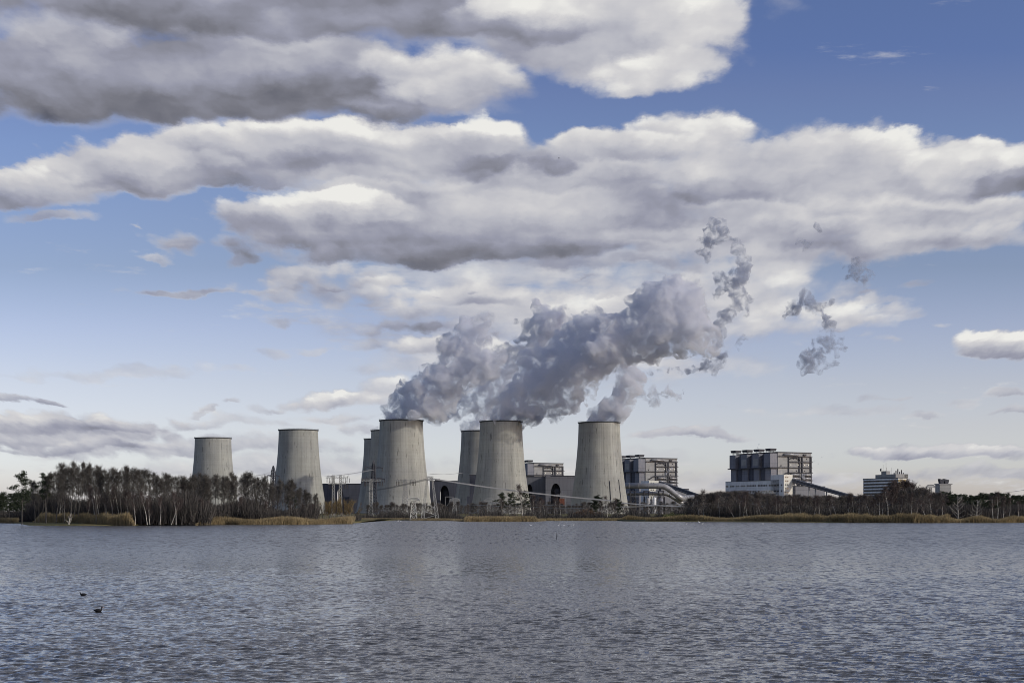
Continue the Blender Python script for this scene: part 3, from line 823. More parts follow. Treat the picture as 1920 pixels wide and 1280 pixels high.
    for x, c in ((26, 'steel_white'), (30, 'steel_dark'), (40, 'steel_grey'), (46, 'steel_white'), (56, 'steel_grey')):
        b = MB(); b.tube([(x * sc, -6 * sc, Ht * .44 + 1.02), (x * sc, -6 * sc, Ht * .44 + 4.0 * sc)], 1.1 * sc, 10)
        b.build('roof_fan', MAT[c], o)
    return t, Ht
BH = {}
BH['c'] = boiler_house(1458.5, 846.5, 2000, 1.0, 4, 'largest boiler house with four bunker towers, behind the long white wing')
BH['b'] = boiler_house(1210.5, 857.5, 2230, 0.99, 4, 'boiler house right behind the rightmost cooling tower, above the fat grey flue ducts')
BH['d'] = boiler_house(1001.5, 867, 2460, 0.97, 4, 'boiler house peeping over the grey arched wall between two nearest towers')

# ------------------------------------------------------------------ white wings with their stair towers, in front of the bunker sides
def wing(px, Y, ztop_corner, Ly, ztower, wx, label, rows_, ncol, stair=True, wcol=2, low=8.0):
    t = thing('white_wing', label, 'wing', (PX(px, Y), Y, 0.0), TH, 'white wings of the boiler houses')
    if Ly:
        b = MB(); b.box(0, 14, 10.02, Ly, 0, ztop_corner)
        b.build('wall', MAT['white'], t)
        b = MB(); b.box(-.2, 14.2, 10.04, Ly + .2, ztop_corner, ztop_corner + .5); b.build('roof', MAT['steel_dark'], t)
        n = 0
        for k in range(ncol):
            if k % 7 == 6 or (k > 23 and k % 7 == 3):
                continue
            for z in rows_:
                link('window', WIN_WALL, t, (-.02, 13 + (Ly - 15) * k / (ncol - 1), z), (0, 0, R(90)))
    b = MB(); b.box(0, wx, 0, 28 if Ly else 22, 0, ztower)
    o = b.build('stair_tower', MAT['white'], t)
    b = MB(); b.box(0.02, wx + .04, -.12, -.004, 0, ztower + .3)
    b.build('sun_tinted_facade', MAT['cream'], o)  # thin skin whose warm colour carries the sunlight on this face
    z = ztower - 3.4
    while z > low:
        for i in range(wcol):
            link('window', WIN_SMALL, o, (wx * .22 + i * wx * .22, -.14, z))
        z -= 5.1
    if Ly:
        for z in rows_:
            for k in range(3):
                link('window', WIN_WALL, o, (-.02, 4.5 + k * 7.0, z), (0, 0, R(90)))
    return t
wing(1469.5, 1925, 46, 131, 53.5, 15.0, 'long white wing with two rows of small dark windows and a cream stair tower', (31.5, 39.5), 34)
wing(1216.8, 2150, 0, 0, 50.0, 17.5, 'short cream stair block with four dark windows above the flue ducts', (), 0)

# the long coal conveyors that climb to the two nearer boiler houses
def conveyor(pa, pb, ra, label, w, legs):
    """pa/pb = (column, row, distance) of the upper and lower end."""
    A = Vector((PX(pa[0], pa[2]), pa[2], PZ(pa[1], pa[2]))); B_ = Vector((PX(pb[0], pb[2]), pb[2], PZ(pb[1], pb[2])))
    t = thing('coal_conveyor', label, 'conveyor', (B_.x, B_.y, 0.0))
    A = A - t.location; B_ = B_ - t.location
    d = (A - B_); side = Vector((d.y, -d.x, 0)).normalized() * w
    b = MB()
    for lo, hi, s in ((-ra, ra, 1.0),):
        p = [q + side * e + Vector((0, 0, z)) for q in (A, B_) for e, z in ((-s, lo), (s, lo), (s, hi), (-s, hi))]
        b.add(p, [(0, 1, 2, 3), (7, 6, 5, 4), (0, 4, 5, 1), (1, 5, 6, 2), (2, 6, 7, 3), (3, 7, 4, 0)])
    b.build('gallery', MAT['hall_dark'], t)
    b = MB()
    for e in (-1.03, 1.03):
        for z in (-ra * .45, ra * 1.02):
            b.bar(A + side * e + Vector((0, 0, z)), B_ + side * e + Vector((0, 0, z)), .32, 4)
    b.build('guide_rail', MAT['steel_grey'], t)
    for f_ in legs:
        q = B_ + d * f_
        b = MB()
        b.bar((q.x, q.y - 2, q.z - ra), (q.x - 1.5, q.y - 2, 0), .6, 4); b.bar((q.x, q.y + 2, q.z - ra), (q.x + 1.5, q.y + 2, 0), .6, 4)
        b.build('trestle', MAT['steel_grey'], t)
    return t
conveyor((1484, 899.5, 1936), (1606, 934, 1850), 2.3, 'dark sloping coal conveyor running down right from the cream stair tower', 2.4, (.25, .45, .62, .72))
conveyor((1238, 905, 2160), (1310, 930, 2120), 2.6, 'dark sloping coal conveyor half hidden above the bent flue duct', 2.4, (.3, .6))

# ------------------------------------------------------------------ halls with the arched duct openings
def arch_hall(px0, px1, py, Y, mat, label, arches, depth=60, yaw=0.0, extra=()):
    X0, X1 = PX(px0, Y), PX(px1, Y)
    h = PZ(py, Y)
    t = thing('turbine_hall', label, 'hall', (X0, Y, 0.0), yaw, 'halls with arched duct openings')
    Wd = (X1 - X0) / math.cos(yaw)
    # wall outline with arched holes: strips between the openings, lintel pieces following each arch
    b = MB()
    xs = 0.0
    arr = sorted(arches)
    for (a0, a1, top, spring) in arr:
        b.box(xs, a0, 0, 2.5, 0, h)
        n = 12; c = (a0 + a1) / 2; r = (a1 - a0) / 2
        for k in range(n):
            t0, t1 = math.pi * (1 - k / n), math.pi * (1 - (k + 1) / n)
            xa, xb = c + r * math.cos(t0), c + r * math.cos(t1)
            za, zb = spring + (top - spring) * math.sin(t0), spring + (top - spring) * math.sin(t1)
            b.add([(xa, 0, za), (xb, 0, zb), (xb, 0, h), (xa, 0, h), (xa, 2.5, za), (xb, 2.5, zb), (xb, 2.5, h), (xa, 2.5, h)],
                  [(0, 1, 2, 3), (7, 6, 5, 4), (0, 4, 5, 1), (2, 6, 7, 3)])
        xs = a1
    b.box(xs, Wd, 0, 2.5, 0, h)
    b.box(0, 2.5, 2.51, depth, 0, h); b.box(Wd - 2.5, Wd, 2.51, depth, 0, h)
    b.build('wall', MAT[mat], t)
    b = MB(); b.box(-.4, Wd + .4, -.5, depth, h + .004, h + .9); b.build('roof', MAT['steel_dark'], t)
    for (a0, a1, top, spring) in arr:
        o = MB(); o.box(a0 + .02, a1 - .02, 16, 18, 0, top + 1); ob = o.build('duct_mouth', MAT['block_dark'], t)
        q = MB(); q.tube([((a0 + a1) / 2 + 2.5, 15.9, spring + 1.5), ((a0 + a1) / 2 + 2.5, 4, spring + 1.5)], (a1 - a0) * .33, 20)
        q.build('duct', MAT['steel_dark'], ob)
        # steel frame that stands before the opening
        q = MB(); xl, xr, zt = (a0 + a1) / 2 + 1.5, (a0 + a1) / 2 + 13, spring * .92
        for xx in (xl, xr):
            q.box(xx - .5, xx + .5, -6, -5, 0, zt)
        q.box(xl, xr, -6, -5, zt - 1, zt); q.bar((xl, -5.5, zt * .35), (xr, -5.5, zt * .95), .3, 4)
        q.build('pipe_frame', MAT['steel_grey'], t)
    for (x0, x1, y0, y1, z0, z1, mt, nm) in extra:
        q = MB(); q.box(x0, x1, y0, y1, z0, z1); q.build(nm, MAT[mt], t)
    return t
k_ = 2300 / F
arch_hall(596, 702, 907, 2300, 'hall_dark', 'long dark hall wall behind the double pylon, left of the three overlapping towers', [(36 * k_, 47 * k_, 42, 30)], extra=((46 * k_, 60 * k_, -7, -.1, 0, 27, 'block_dark', 'annex'),))
k_ = 2100 / F
arch_hall(806, 872, 902, 2100, 'hall_dark', 'dark hall with pointed arch opening right of the tall lattice pylon', [(19 * k_, 36 * k_, 42, 28)],
          extra=((9 * k_, 18 * k_, 4, 14, PZ(902, 2100) + .95, PZ(902, 2100) + 3.6, 'steel_dark', 'roof_box'),))
k_ = 2000 / F
arch_hall(985, 1024, 893.5, 2010, 'hall_grey', 'grey hall wall with an arch just right of the tower with pines at its foot', [(2 * k_, 14 * k_, 42, 30)])
arch_hall(1023, 1100, 892.5, 1990, 'hall_grey', 'grey hall wall with a dark arch and a red frame before it', [(10 * k_, 28 * k_, 43, 30)],
          extra=((25 * k_, 35 * k_, -8, -6.4, 12, 22, 'rust', 'red_frame'), (0.0, 9 * k_, -1.6, -.02, 0, PZ(892.5, 1990) + 2.2, 'hall_grey', 'pilaster')))
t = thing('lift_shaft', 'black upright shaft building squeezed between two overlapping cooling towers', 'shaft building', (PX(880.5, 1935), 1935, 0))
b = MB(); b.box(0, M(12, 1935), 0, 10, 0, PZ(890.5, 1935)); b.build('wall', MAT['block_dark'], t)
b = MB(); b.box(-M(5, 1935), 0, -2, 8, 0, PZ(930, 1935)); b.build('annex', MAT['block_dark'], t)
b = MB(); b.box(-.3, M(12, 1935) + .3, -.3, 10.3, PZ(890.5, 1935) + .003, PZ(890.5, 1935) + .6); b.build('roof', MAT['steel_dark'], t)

# ------------------------------------------------------------------ flue ducts right of the last tower
def duct(pts, r, label, stands, Y):
    t = thing('flue_duct', label, 'duct', (PX(pts[0][0], Y), Y, 0.0), 0, 'big grey flue ducts')
    P = [Vector((PX(a, Y) - t.location.x, dy, PZ(c, Y))) for a, c, dy in pts]
    # rounded bends
    Q = [P[0]]
    for i in range(1, len(P) - 1):
        d0, d1 = (P[i - 1] - P[i]).normalized(), (P[i + 1] - P[i]).normalized()
        for s in range(7):
            f_ = s / 6.0
            a_, b_ = P[i] + d0 * 6.5 * (1 - f_), P[i] + d1 * 6.5 * f_
            Q.append(a_ * (1 - f_) + b_ * f_)
    Q.append(P[-1])
    b = MB(); b.tube(Q, r, 28); o = b.build('duct_pipe', MAT['duct'], t)
    b = MB()
    tot = 0.0
    for p, q in zip(P, P[1:]):
        L = (q - p).length; d = (q - p).normalized()
        s = 8.0
        while s < L - 6:
            b.tube([p + d * (s - .35), p + d * (s + .35)], r + .28, 28, True, False); s += 13.0
    b.build('flange_rings', MAT['steel_grey'], o)
    for (px, z0) in stands:
        x = PX(px, Y) - t.location.x
        b = MB()
        for dx_ in (-3.2, 3.2):
            for dy_ in (-3.5, 3.5):
                b.bar((x + dx_, dy_, 0), (x + dx_, dy_, z0), .38, 4)
        for za, zb in ((0, z0 * .5), (z0 * .5, z0)):
            b.bar((x - 3.2, -3.5, za), (x + 3.2, -3.5, zb), .22, 4); b.bar((x + 3.2, -3.5, za), (x - 3.2, -3.5, zb), .22, 4)
        b.box(x - 4, x + 4, -4.2, 4.2, z0 - .5, z0 + .3)
        b.build('trestle', MAT['steel_dark'], t)
    return t
Yd = 1905.0
duct([(1168, 910.5, 0), (1246, 910.5, 0), (1277, 934, 0), (1310, 931.5, 60)], M(5.3, Yd), 'upper fat grey flue duct that bends down at its right end', [(1186, 31), (1212, 31), (1239, 31)], Yd)
duct([(1176, 924.5, 0), (1249, 924.5, 0), (1262, 932, 0), (1290, 950, 0)], M(3.6, Yd + 12), 'lower and thinner grey flue duct running under the fat one', [(1188, 21), (1240, 21)], Yd + 12)
b = MB()
t = thing('pipe_bridge', 'steel pipe bridge with railings under the lower flue duct', 'pipe bridge', (PX(1184, 1890), 1890, 0))
L_ = M(62, 1890)
for k in range(6):
    x = L_ * k / 5
    b.bar((x, -2, 0), (x, -2, PZ(931, 1890)), .35, 4); b.bar((x, 2, 0), (x, 2, PZ(931, 1890)), .35, 4)
    if k < 5: b.bar((x, -2, 3), (x + L_ / 5, -2, PZ(931, 1890)), .2, 4)
b.build('frame', MAT['steel_dark'], t)
b = MB(); b.box(-1, L_ + 1, -2.4, 2.4, PZ(931, 1890) + .02, PZ(930, 1890)); b.build('deck', MAT['steel_grey'], t)
for i, (px, py0, py1, wpx, mt, lb) in enumerate(((1215, 934, 950, 7.5, 'duct', 'grey upright tank under the flue ducts, leftmost of three'), (1227, 933, 950, 7, 'white', 'white upright tank under the flue ducts'),
                                                (1239, 934.5, 950, 9, 'block_mid', 'darkest and widest upright tank under the flue ducts'))):
    Y = 1870.0
    t = thing('storage_tank', lb, 'tank', (PX(px, Y), Y, 0), 0, 'tanks under the flue ducts')
    r, h = M(wpx, Y) / 2, PZ(py0, Y)
    b = MB(); b.lathe([(r, 0), (r, h), (r * .96, h + .4), (0.02, h + 1.2)], 28); b.build('shell', MAT[mt], t)
    b = MB(); b.tube([(-r * .4, -r * .6, h), (-r * .4, -r * .6, h + 2.2), (r * .1, -r * .6, h + 3), (r * .5, -r * .6, h + 2.2), (r * .5, -r * .6, h - 3)], .35, 6); b.build('vent_pipe', MAT['steel_grey'], t)

# ------------------------------------------------------------------ office block
Y = 1500.0
TO = R(22.0)
t = thing('office_block', 'striped office block with white bands and dark window strips, its narrow end glowing gold', 'office block', (PX(1684, Y), Y, 0), TO)
Hh = PZ(896, Y)
Lo = 61.0; Wo = M(18, Y) / math.cos(TO)
b = MB(); b.box(.3, Wo, .3, Lo, 0, Hh); b.build('wall', MAT['block_mid'], t)
fl = M(6.0, Y)
z = Hh
k = 0
while z > 4:
    b = MB(); b.box(-.05, .28, .0, Lo + .2, z - fl * .50, z); b.build('spandrel_band', MAT['cream'] if k == 99 else MAT['white'], t)
    b = MB(); b.box(.10, .27, .4, Lo, z - fl * .99, z - fl * .51); b.build('window_strip', MAT['glass_panes'], t)
    b = MB(); b.box(.3, Wo + .2, -.05, .28, z - fl * .50, z); b.build('spandrel_band', MAT['cream'], t)
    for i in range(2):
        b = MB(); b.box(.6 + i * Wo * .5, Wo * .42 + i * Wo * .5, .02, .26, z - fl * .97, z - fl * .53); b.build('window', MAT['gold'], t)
    z -= fl; k += 1
b = MB(); b.box(-.3, Wo + .4, -.3, Lo + .4, Hh + .004, Hh + .7); b.build('roof', MAT['steel_dark'], t)
p = MB(); p.box(2, Wo - 2, 16, 42, Hh + .71, Hh + 4.4); ph = p.build('roof_house', MAT['block_light'], t)
p = MB(); p.box(3, Wo - 3, 24, 33, Hh + 4.41, Hh + 8.2); p.build('lift_head', MAT['block_light'], ph)
p = MB(); p.tube([(2.5, 32.5, Hh + 9.6), (1.7, 32.9, Hh + 9.7), (1.5, 33.2, Hh + 9.7)], [1.9, 1.3, .2], 18); p.bar((3.2, 32, Hh + 8.2), (3.2, 32, Hh + 9.8), .15, 5); p.build('dish_antenna', MAT['steel_dark'], ph)
for yy, hh in ((31, 7.0), (26, 9.0), (25.2, 4.0), (17, 3.5)):
    p = MB(); p.bar((4, yy, Hh + (8.2 if 24 < yy else 4.4)), (4, yy, Hh + 8.2 + hh), .14, 5); p.build('mast', MAT['steel_grey'], ph)
b = MB(); x0 = Wo * .25
b.box(Wo + .02, Wo + 5, 4, 14, 0, PZ(888, Y)); b.box(-.0, Wo + 5, 4.0, 14, Hh + .72, PZ(888, Y)); o = b.build('stair_core', MAT['block_light'], t)
for i in range(6):
    p = MB(); xx = 1.0 + i * (Wo + 2) / 5.5; p.box(xx, xx + .7, 8, 9, PZ(888, Y), PZ(888, Y) + (1.5 + (i * 7 % 5))); p.build('aerial', MAT['steel_dark'], o)

# small concrete silo with hoppers on its head, at the right
Y = 1300.0
t = thing('concrete_silo', 'pale concrete silo with dark angled hoppers on its head, right of the office block', 'silo', (PX(1768.5, Y), Y, 0), R(10))
r, h = M(11.5, Y), PZ(908, Y)
b = MB(); b.box(-r, r, -r * .8, r * .8, 0, h); b.build('wall', MAT['block_light'], t)
b = MB(); b.box(-r - .6, r + .9, -r * .8 - .6, r * .8 + .6, h + .003, h + .8); b.build('parapet', MAT['steel_grey'], t)
for s, xx in ((-1, -r * .35), (1, r * .45)):
    b = MB(); b.add([(xx - 1.5, -2, h + .8), (xx + 1.5, -2, h + .8), (xx + 2.4, -2, h + 4.2), (xx - 2.4, -2, h + 5.2), (xx - 1.5, 2, h + .8), (xx + 1.5, 2, h + .8), (xx + 2.4, 2, h + 4.2), (xx - 2.4, 2, h + 5.2)],
                    [(0, 1, 2, 3), (7, 6, 5, 4), (0, 4, 5, 1), (1, 5, 6, 2), (2, 6, 7, 3), (3, 7, 4, 0)])
    b.build('hopper', MAT['steel_dark'], t)

# ------------------------------------------------------------------ pylons
def lattice(b, base, top, z0, z1, n, r, rb=None):
    """Four-legged lattice from half-width base to top with crossed bracing."""
    zs = [z0 + (z1 - z0) * (1 - (1 - i / n) ** 1.25) for i in range(n + 1)]
    hw = [base + (top - base) * (z - z0) / (z1 - z0) for z in zs]
    cs = [(-1, -1), (1, -1), (1, 1), (-1, 1)]
    for a, c in cs:
        for i in range(n):
            b.bar((a * hw[i], c * hw[i], zs[i]), (a * hw[i + 1], c * hw[i + 1], zs[i + 1]), r, 4)
    rb = rb or r * .62
    for k in range(4):
        (a, c), (a2, c2) = cs[k], cs[(k + 1) % 4]
        for i in range(n):
            b.bar((a * hw[i], c * hw[i], zs[i]), (a2 * hw[i + 1], c2 * hw[i + 1], zs[i + 1]), rb, 3)
            b.bar((a2 * hw[i], c2 * hw[i], zs[i]), (a * hw[i + 1], c * hw[i + 1], zs[i + 1]), rb, 3)
            b.bar((a * hw[i + 1], c * hw[i + 1], zs[i + 1]), (a2 * hw[i + 1], c2 * hw[i + 1], zs[i + 1]), rb, 3)
def insulator(b, x, z, h, r=.16):
    b.bar((x, 0, z), (x, 0, z - h), r * .5, 5)
    for k in range(5):
        zz_ = z - h * (k + .5) / 5
        b.tube([(x, 0, zz_ - .05), (x, 0, zz_ + .05)], r * 1.5, 7, True, False)

def dome_pylon(px, py_top, py_base, Y, wpx, mat, label, fat=1.0):
    """Short lattice mast carrying a wide dome-shaped truss."""
    t = thing('dome_pylon', label, 'pylon', (PX(px, Y), Y, 0.2), 0, 'dome-topped lattice pylons')
    h = PZ(py_top, Y) - .2; w = M(wpx, Y) / 2; th = M(6, Y) * .9
    b = MB(); lattice(b, w * .52, w * .2, 0, h - th, 6, M(.62, Y) * .42 * fat); b.build('mast', MAT[mat], t)
    b = MB()
    r = M(.6, Y) * .4 * fat
    N_ = 12
    for s in (-.9, .9):
        for i in range(N_):
            x0, x1 = -w + 2 * w * i / N_, -w + 2 * w * (i + 1) / N_
            f0, f1 = (1 - abs(x0 / w) ** 2.6) ** .5, (1 - abs(x1 / w) ** 2.6) ** .5
            za, zb = h - th + th * f0, h - th + th * f1
            b.bar((x0, s * .8, za), (x1, s * .8, zb), r * 1.2, 4)
            b.bar((x0, s, h - th), (x1, s, h - th), r, 4)
            b.bar((x0, s, h - th), (x1, s * .8, zb), r * .8, 3); b.bar((x1, s, h - th), (x0, s * .8, za), r * .8, 3)
            b.bar((x0, -s, h - th), (x1, s, h - th), r * .7, 3)
            b.bar((x0, s * .8, za), (x1, -s * .8, zb), r * .8, 3)
    b.build('dome_truss', MAT[mat], t)
    for i in range(4):
        q = MB(); insulator(q, -w * .85 + w * 1.7 * i / 3, h - th, M(1.8, Y), M(.5, Y) * .3); q.build('insulator', MAT['porcelain'], t)
    return t
dome_pylon(775.5, 932.5, 975.4, 622, 25, 'steel_white', 'short dome-topped pylon, shining white in the sun at the water edge', 1.7)
dome_pylon(852.5, 933.5, 969, 760, 20, 'steel_pale', 'grey dome-topped pylon in front of the dark hall, right of the tall lattice pylon')
dome_pylon(917, 934, 968, 800, 19, 'steel_pale', 'grey dome-topped pylon standing left of the pines, before the tower with pines at its foot')
dome_pylon(958, 936, 966, 980, 16, 'steel_grey', 'smallest dome-topped pylon, half lost among the pines')
dome_pylon(1437, 919, 962, 900, 30, 'steel_pale', 'dome-topped pylon in the right wood below the white wing')
dome_pylon(1745, 908, 945, 1000, 16, 'steel_grey', 'dome-topped pylon peeping over the wood left of the silo')

def portal_pylon(px, py_top, Y, wpx, arms, cols, mat, label, hw=1.6, base=2.6):
    t = thing('lattice_pylon', label, 'pylon', (PX(px, Y), Y, 0.2), 0, 'tall lattice pylons')
    h = PZ(py_top, Y) - .2; w = M(wpx, Y) / 2
    for cx_ in cols:
        b = MB(); lattice(b, base, hw, 0, h, 14, .12, .075)
        b.v = [(x + cx_, y, z) for x, y, z in b.v]
        b.build('mast', MAT[mat], t)
    for (dz, f_) in arms:
        b = MB(); z = h - dz
        n = 14
        for i in range(n):
            x0, x1 = -w * f_ + 2 * w * f_ * i / n, -w * f_ + 2 * w * f_ * (i + 1) / n
            for s in (-.6, .6):
                b.bar((x0, s, z), (x1, s, z), .10, 4); b.bar((x0, s, z + 1.2), (x1, s, z + 1.2), .08, 4)
                b.bar((x0, s, z), (x1, s, z + 1.2), .06, 3)
            b.bar((x0, -.6, z), (x0, .6, z), .08, 3); b.bar((x0, -.6, z + 1.2), (x0, .6, z + 1.2), .06, 3)
        b.build('crossarm', MAT[mat], t)
        for i in range(6):
            x = -w * f_ + 2 * w * f_ * (i + .3) / 5.6
            if abs(x) < 2: continue
            q = MB()
            insulator(q, x, z, 3.0, .3); insulator(q, x + 1.6, z, 3.0, .3)
            q.tube([(x, 0, z - 3.0), (x + .2, 0, z - .3 + 1.6), (x + .8, 0, z + 2.2), (x + 1.4, 0, z + 1.3), (x + 1.6, 0, z - 3.0)], .09, 4)
            q.build('insulator', MAT['porcelain'], t)
    return t
portal_pylon(632, 890.5, 1000, 42, ((2.2, 1.0), (6.4, .8)), (-2.5, 2.4), 'steel_pale', 'double-masted lattice pylon with two rows of insulators before the dark hall wall', .75, 1.1)
portal_pylon(695.5, 898, 900, 38, ((1.4, 1.0),), (0,), 'steel_pale', 'pale slender lattice pylon beside the dark one, before the three overlapping towers', .65, 1.4)
portal_pylon(759.5, 898, 1100, 36, ((2.0, 1.0),), (0,), 'steel_grey', 'grey lattice pylon seen against the leftmost nearest tower', 1.0, 2.6)

def tall_pylon(px, py_top, Y, arms, base, top, mat, label, rz=0.6, r=.22):
    t = thing('lattice_pylon', label, 'pylon', (PX(px, Y), Y, 0.2), rz, 'tall lattice pylons')
    h = PZ(py_top, Y) - .2
    b = MB(); lattice(b, base, top, 0, h * .9, 16, r, r * .6); lattice(b, top, .15, h * .9, h, 3, r * .8, r * .5)
    b.build('mast', MAT[mat], t)
    for f_, w in arms:
        z = h * f_
        for s in (-1, 1):
            b = MB()
            for y_ in (-top, top):
                b.bar((s * top, y_, z), (s * w, 0, z + .4), r * .7, 4)
            b.bar((s * top, 0, z + h * .035), (s * w, 0, z + .4), r * .7, 4)
            for k in range(4):
                x0, x1 = s * (top + (w - top) * k / 4), s * (top + (w - top) * (k + 1) / 4)
                b.bar((x0, 0, z + .1), (x1, 0, z + h * .035 * (1 - (k + 1) / 4) + .3), r * .5, 3)
            b.build('crossarm', MAT[mat], t)
        for s in (-1, 1):
            q = MB(); insulator(q, s * w * .96, z + .3, 3.2, .3); q.build('insulator', MAT['porcelain'], t)
    return t
tall_pylon(700.5, 862.5, 1150, ((.86, 8.0), (.66, 10.0), (.6, 6.0)), 2.6, .9, 'steel_dark', 'tallest dark lattice pylon with a spike top, before the three overlapping towers', .5, .3)
tall_pylon(512.5, 873, 760, ((.80, 5.5),), 1.9, .75, 'steel_dark', 'dark lattice pylon rising from the wood left of the lone steamless tower', 1.1, .2)

# the big gantry pylon at the water edge: two lattice legs leaning together, cross-braced
Y = 620.0
t = thing('gantry_pylon', 'tall two-legged lattice gantry with zigzag braces, right of the shining white pylon', 'pylon', (PX(806, Y), Y, 0.1))
h = PZ(893, Y) - .1
for s in (-1, 1):
    b = MB()
    lattice(b, .72, .34, 0, h - 1.6, 14, .085, .05)
    b.v = [(x + s * (2.9 - 2.0 * z / h) * 1.12 * (1 if s > 0 else 1.0), y, z) for x, y, z in b.v]
    b.build('lattice_leg', MAT['steel_pale'], t)
b = MB()
zs = [0.6, 2.2, 3.8, 5.4, 7.0]
for i in range(len(zs) - 1):
    s = 1 if i % 2 else -1
    b.bar((s * (2.9 - 2 * zs[i] / h), -.6, zs[i]), (-s * (2.9 - 2 * zs[i + 1] / h), -.6, zs[i + 1]), .10, 4)
    b.bar((s * (2.9 - 2 * zs[i] / h), .6, zs[i]), (-s * (2.9 - 2 * zs[i + 1] / h), .6, zs[i + 1]), .10, 4)
b.build('brace', MAT['steel_pale'], t)
b = MB(); w = 1.5
for s in (-.5, .5):
    b.bar((-w, s, h), (w, s, h), .14, 4); b.bar((-w, s, h - 1.5), (w, s, h - 1.5), .14, 4)
    for k in range(4):
        b.bar((-w + k * w / 2, s, h - 1.5), (-w + (k + 1) * w / 2, s, h), .1, 3); b.bar((-w + (k + 1) * w / 2, s, h - 1.5), (-w + k * w / 2, s, h), .1, 3)
b.build('head_beam', MAT['steel_pale'], t)

# overhead lines: each span is one thing, its conductors side by side
def span(A, B_, n, sep, r, sag, label, mat='wire', vert=0.0):
    A = Vector(A); B_ = Vector(B_)
    t = thing('power_line', label, 'power line', tuple(A), 0, 'overhead power lines')
    d = B_ - A; side = Vector((-d.y, d.x, 0)).normalized()
    for k in range(n):
        b = MB(); off = side * sep * (k - (n - 1) / 2) + Vector((0, 0, vert * k))
        pts = []
        for i in range(25):
            f_ = i / 24.0
            pts.append(d * f_ + off - Vector((0, 0, sag * 4 * f_ * (1 - f_))))
        b.tube(pts, r, 5, False)
        b.build('conductor', MAT[mat], t)
    return t
def P3(px, py, Y): return (PX(px, Y), Y, PZ(py, Y))
span(P3(806, 897.5, 620), P3(1145, 939, 640), 5, .3, .07, .9, 'thick pale bundle of wires falling right from the gantry pylon past two towers', vert=.13)
span(P3(806, 897.5, 620), P3(690, 921, 900), 4, .5, .06, .5, 'dark wires falling left from the gantry pylon head', 'steel_dark', .12)
span(P3(905, 941, 800), P3(1090, 947, 760), 3, .6, .09, .5, 'upper thin pale wire across the scrub below the red frame', vert=.0)
span(P3(870, 945, 790), P3(1090, 952.5, 740), 3, .6, .09, .4, 'lower thin pale wire across the scrub below the red frame')
span(P3(1150, 941.5, 700), P3(1400, 950.5, 700), 4, .5, .10, 1.0, 'brightest pale wires across the wood right of the flue ducts', vert=.1)
span(P3(1150, 951, 690), P3(1440, 929, 900), 2, .5, .08, 1.2, 'thin wires climbing right over the wood to the far dome-topped pylon')
span(P3(1160, 948, 720), P3(1460, 927, 900), 2, .5, .07, 1.8, 'faint wires rising right above the birches')
span(P3(1190, 938, 720), P3(1360, 950, 700), 2, .4, .06, .5, 'faint wires crossing below the grey tanks')
span(P3(1390, 951, 700), P3(1640, 949, 720), 2, .4, .06, .3, 'level pale wire through the right wood', 'wire')
span(P3(612, 893, 1000), P3(700, 880, 1150), 3, 1.5, .07, .6, 'thin wires between the double-masted pylon and the tallest pylon', 'steel_grey')
span(P3(806, 888, 1250), P3(866, 886, 1300), 3, 1.5, .07, .8, 'thin sky-crossing wires between two overlapping towers', 'steel_grey')
span(P3(1840, 926, 900), P3(1940, 915, 900), 4, 1.0, .08, .6, 'wires rising to the right edge over the pine wood', 'steel_grey')
span(P3(512, 884, 760), P3(470, 892, 600), 3, .6, .04, .4, 'thin wires left of the dark pylon in the wood', 'steel_grey')
# ------------------------------------------------------------------ trees
class Seg:
    """Branch segments gathered as tapered three- or four-sided prisms, twigs as slim blades; all quads."""
    def __init__(self):
        self.v = []; self.f = []; self.n = 0
    def prisms(self, p0, p1, r0, r1, k=3):
        p0 = np.atleast_2d(p0); p1 = np.atleast_2d(p1); m_ = len(p0)
        r0 = np.broadcast_to(r0, (m_,)); r1 = np.broadcast_to(r1, (m_,))
        d = p1 - p0; d = d / np.maximum(np.linalg.norm(d, axis=1, keepdims=True), 1e-6)
        a = np.cross(d, np.array([0.31, 0.2, 0.93])); a /= np.maximum(np.linalg.norm(a, axis=1, keepdims=True), 1e-6)
        b = np.cross(d, a)
        an = np.arange(k) * 2 * np.pi / k
        ring = a[:, None, :] * np.cos(an)[None, :, None] + b[:, None, :] * np.sin(an)[None, :, None]
        v_ = np.concatenate([p0[:, None] + ring * r0[:, None, None], p1[:, None] + ring * r1[:, None, None]], 1)
        self.v.append(v_.reshape(-1, 3))
        base = self.n + np.arange(m_)[:, None] * 2 * k
        j = np.arange(k); j2 = (j + 1) % k
        q = np.stack([j, j2, j2 + k, j + k], -1)
        self.f.append((base[:, :, None] + q[None]).reshape(-1, 4)); self.n += m_ * 2 * k
    def blades(self, p0, p1, w0, w1, g):
        m_ = len(p0); d = p1 - p0
        s = np.cross(d, g.normal(size=(m_, 3))); s /= np.maximum(np.linalg.norm(s, axis=1, keepdims=True), 1e-6)
        w0 = np.broadcast_to(w0, (m_,))[:, None] / 2; w1 = np.broadcast_to(w1, (m_,))[:, None] / 2
        self.v.append(np.stack([p0 - s * w0, p0 + s * w0, p1 + s * w1, p1 - s * w1], 1).reshape(-1, 3))
        self.f.append(self.n + np.arange(m_ * 4).reshape(-1, 4)); self.n += m_ * 4
    def arrays(self):
        return np.concatenate(self.v), np.concatenate(self.f)

def unit(a):
    return a / np.maximum(np.linalg.norm(a, axis=-1, keepdims=True), 1e-6)

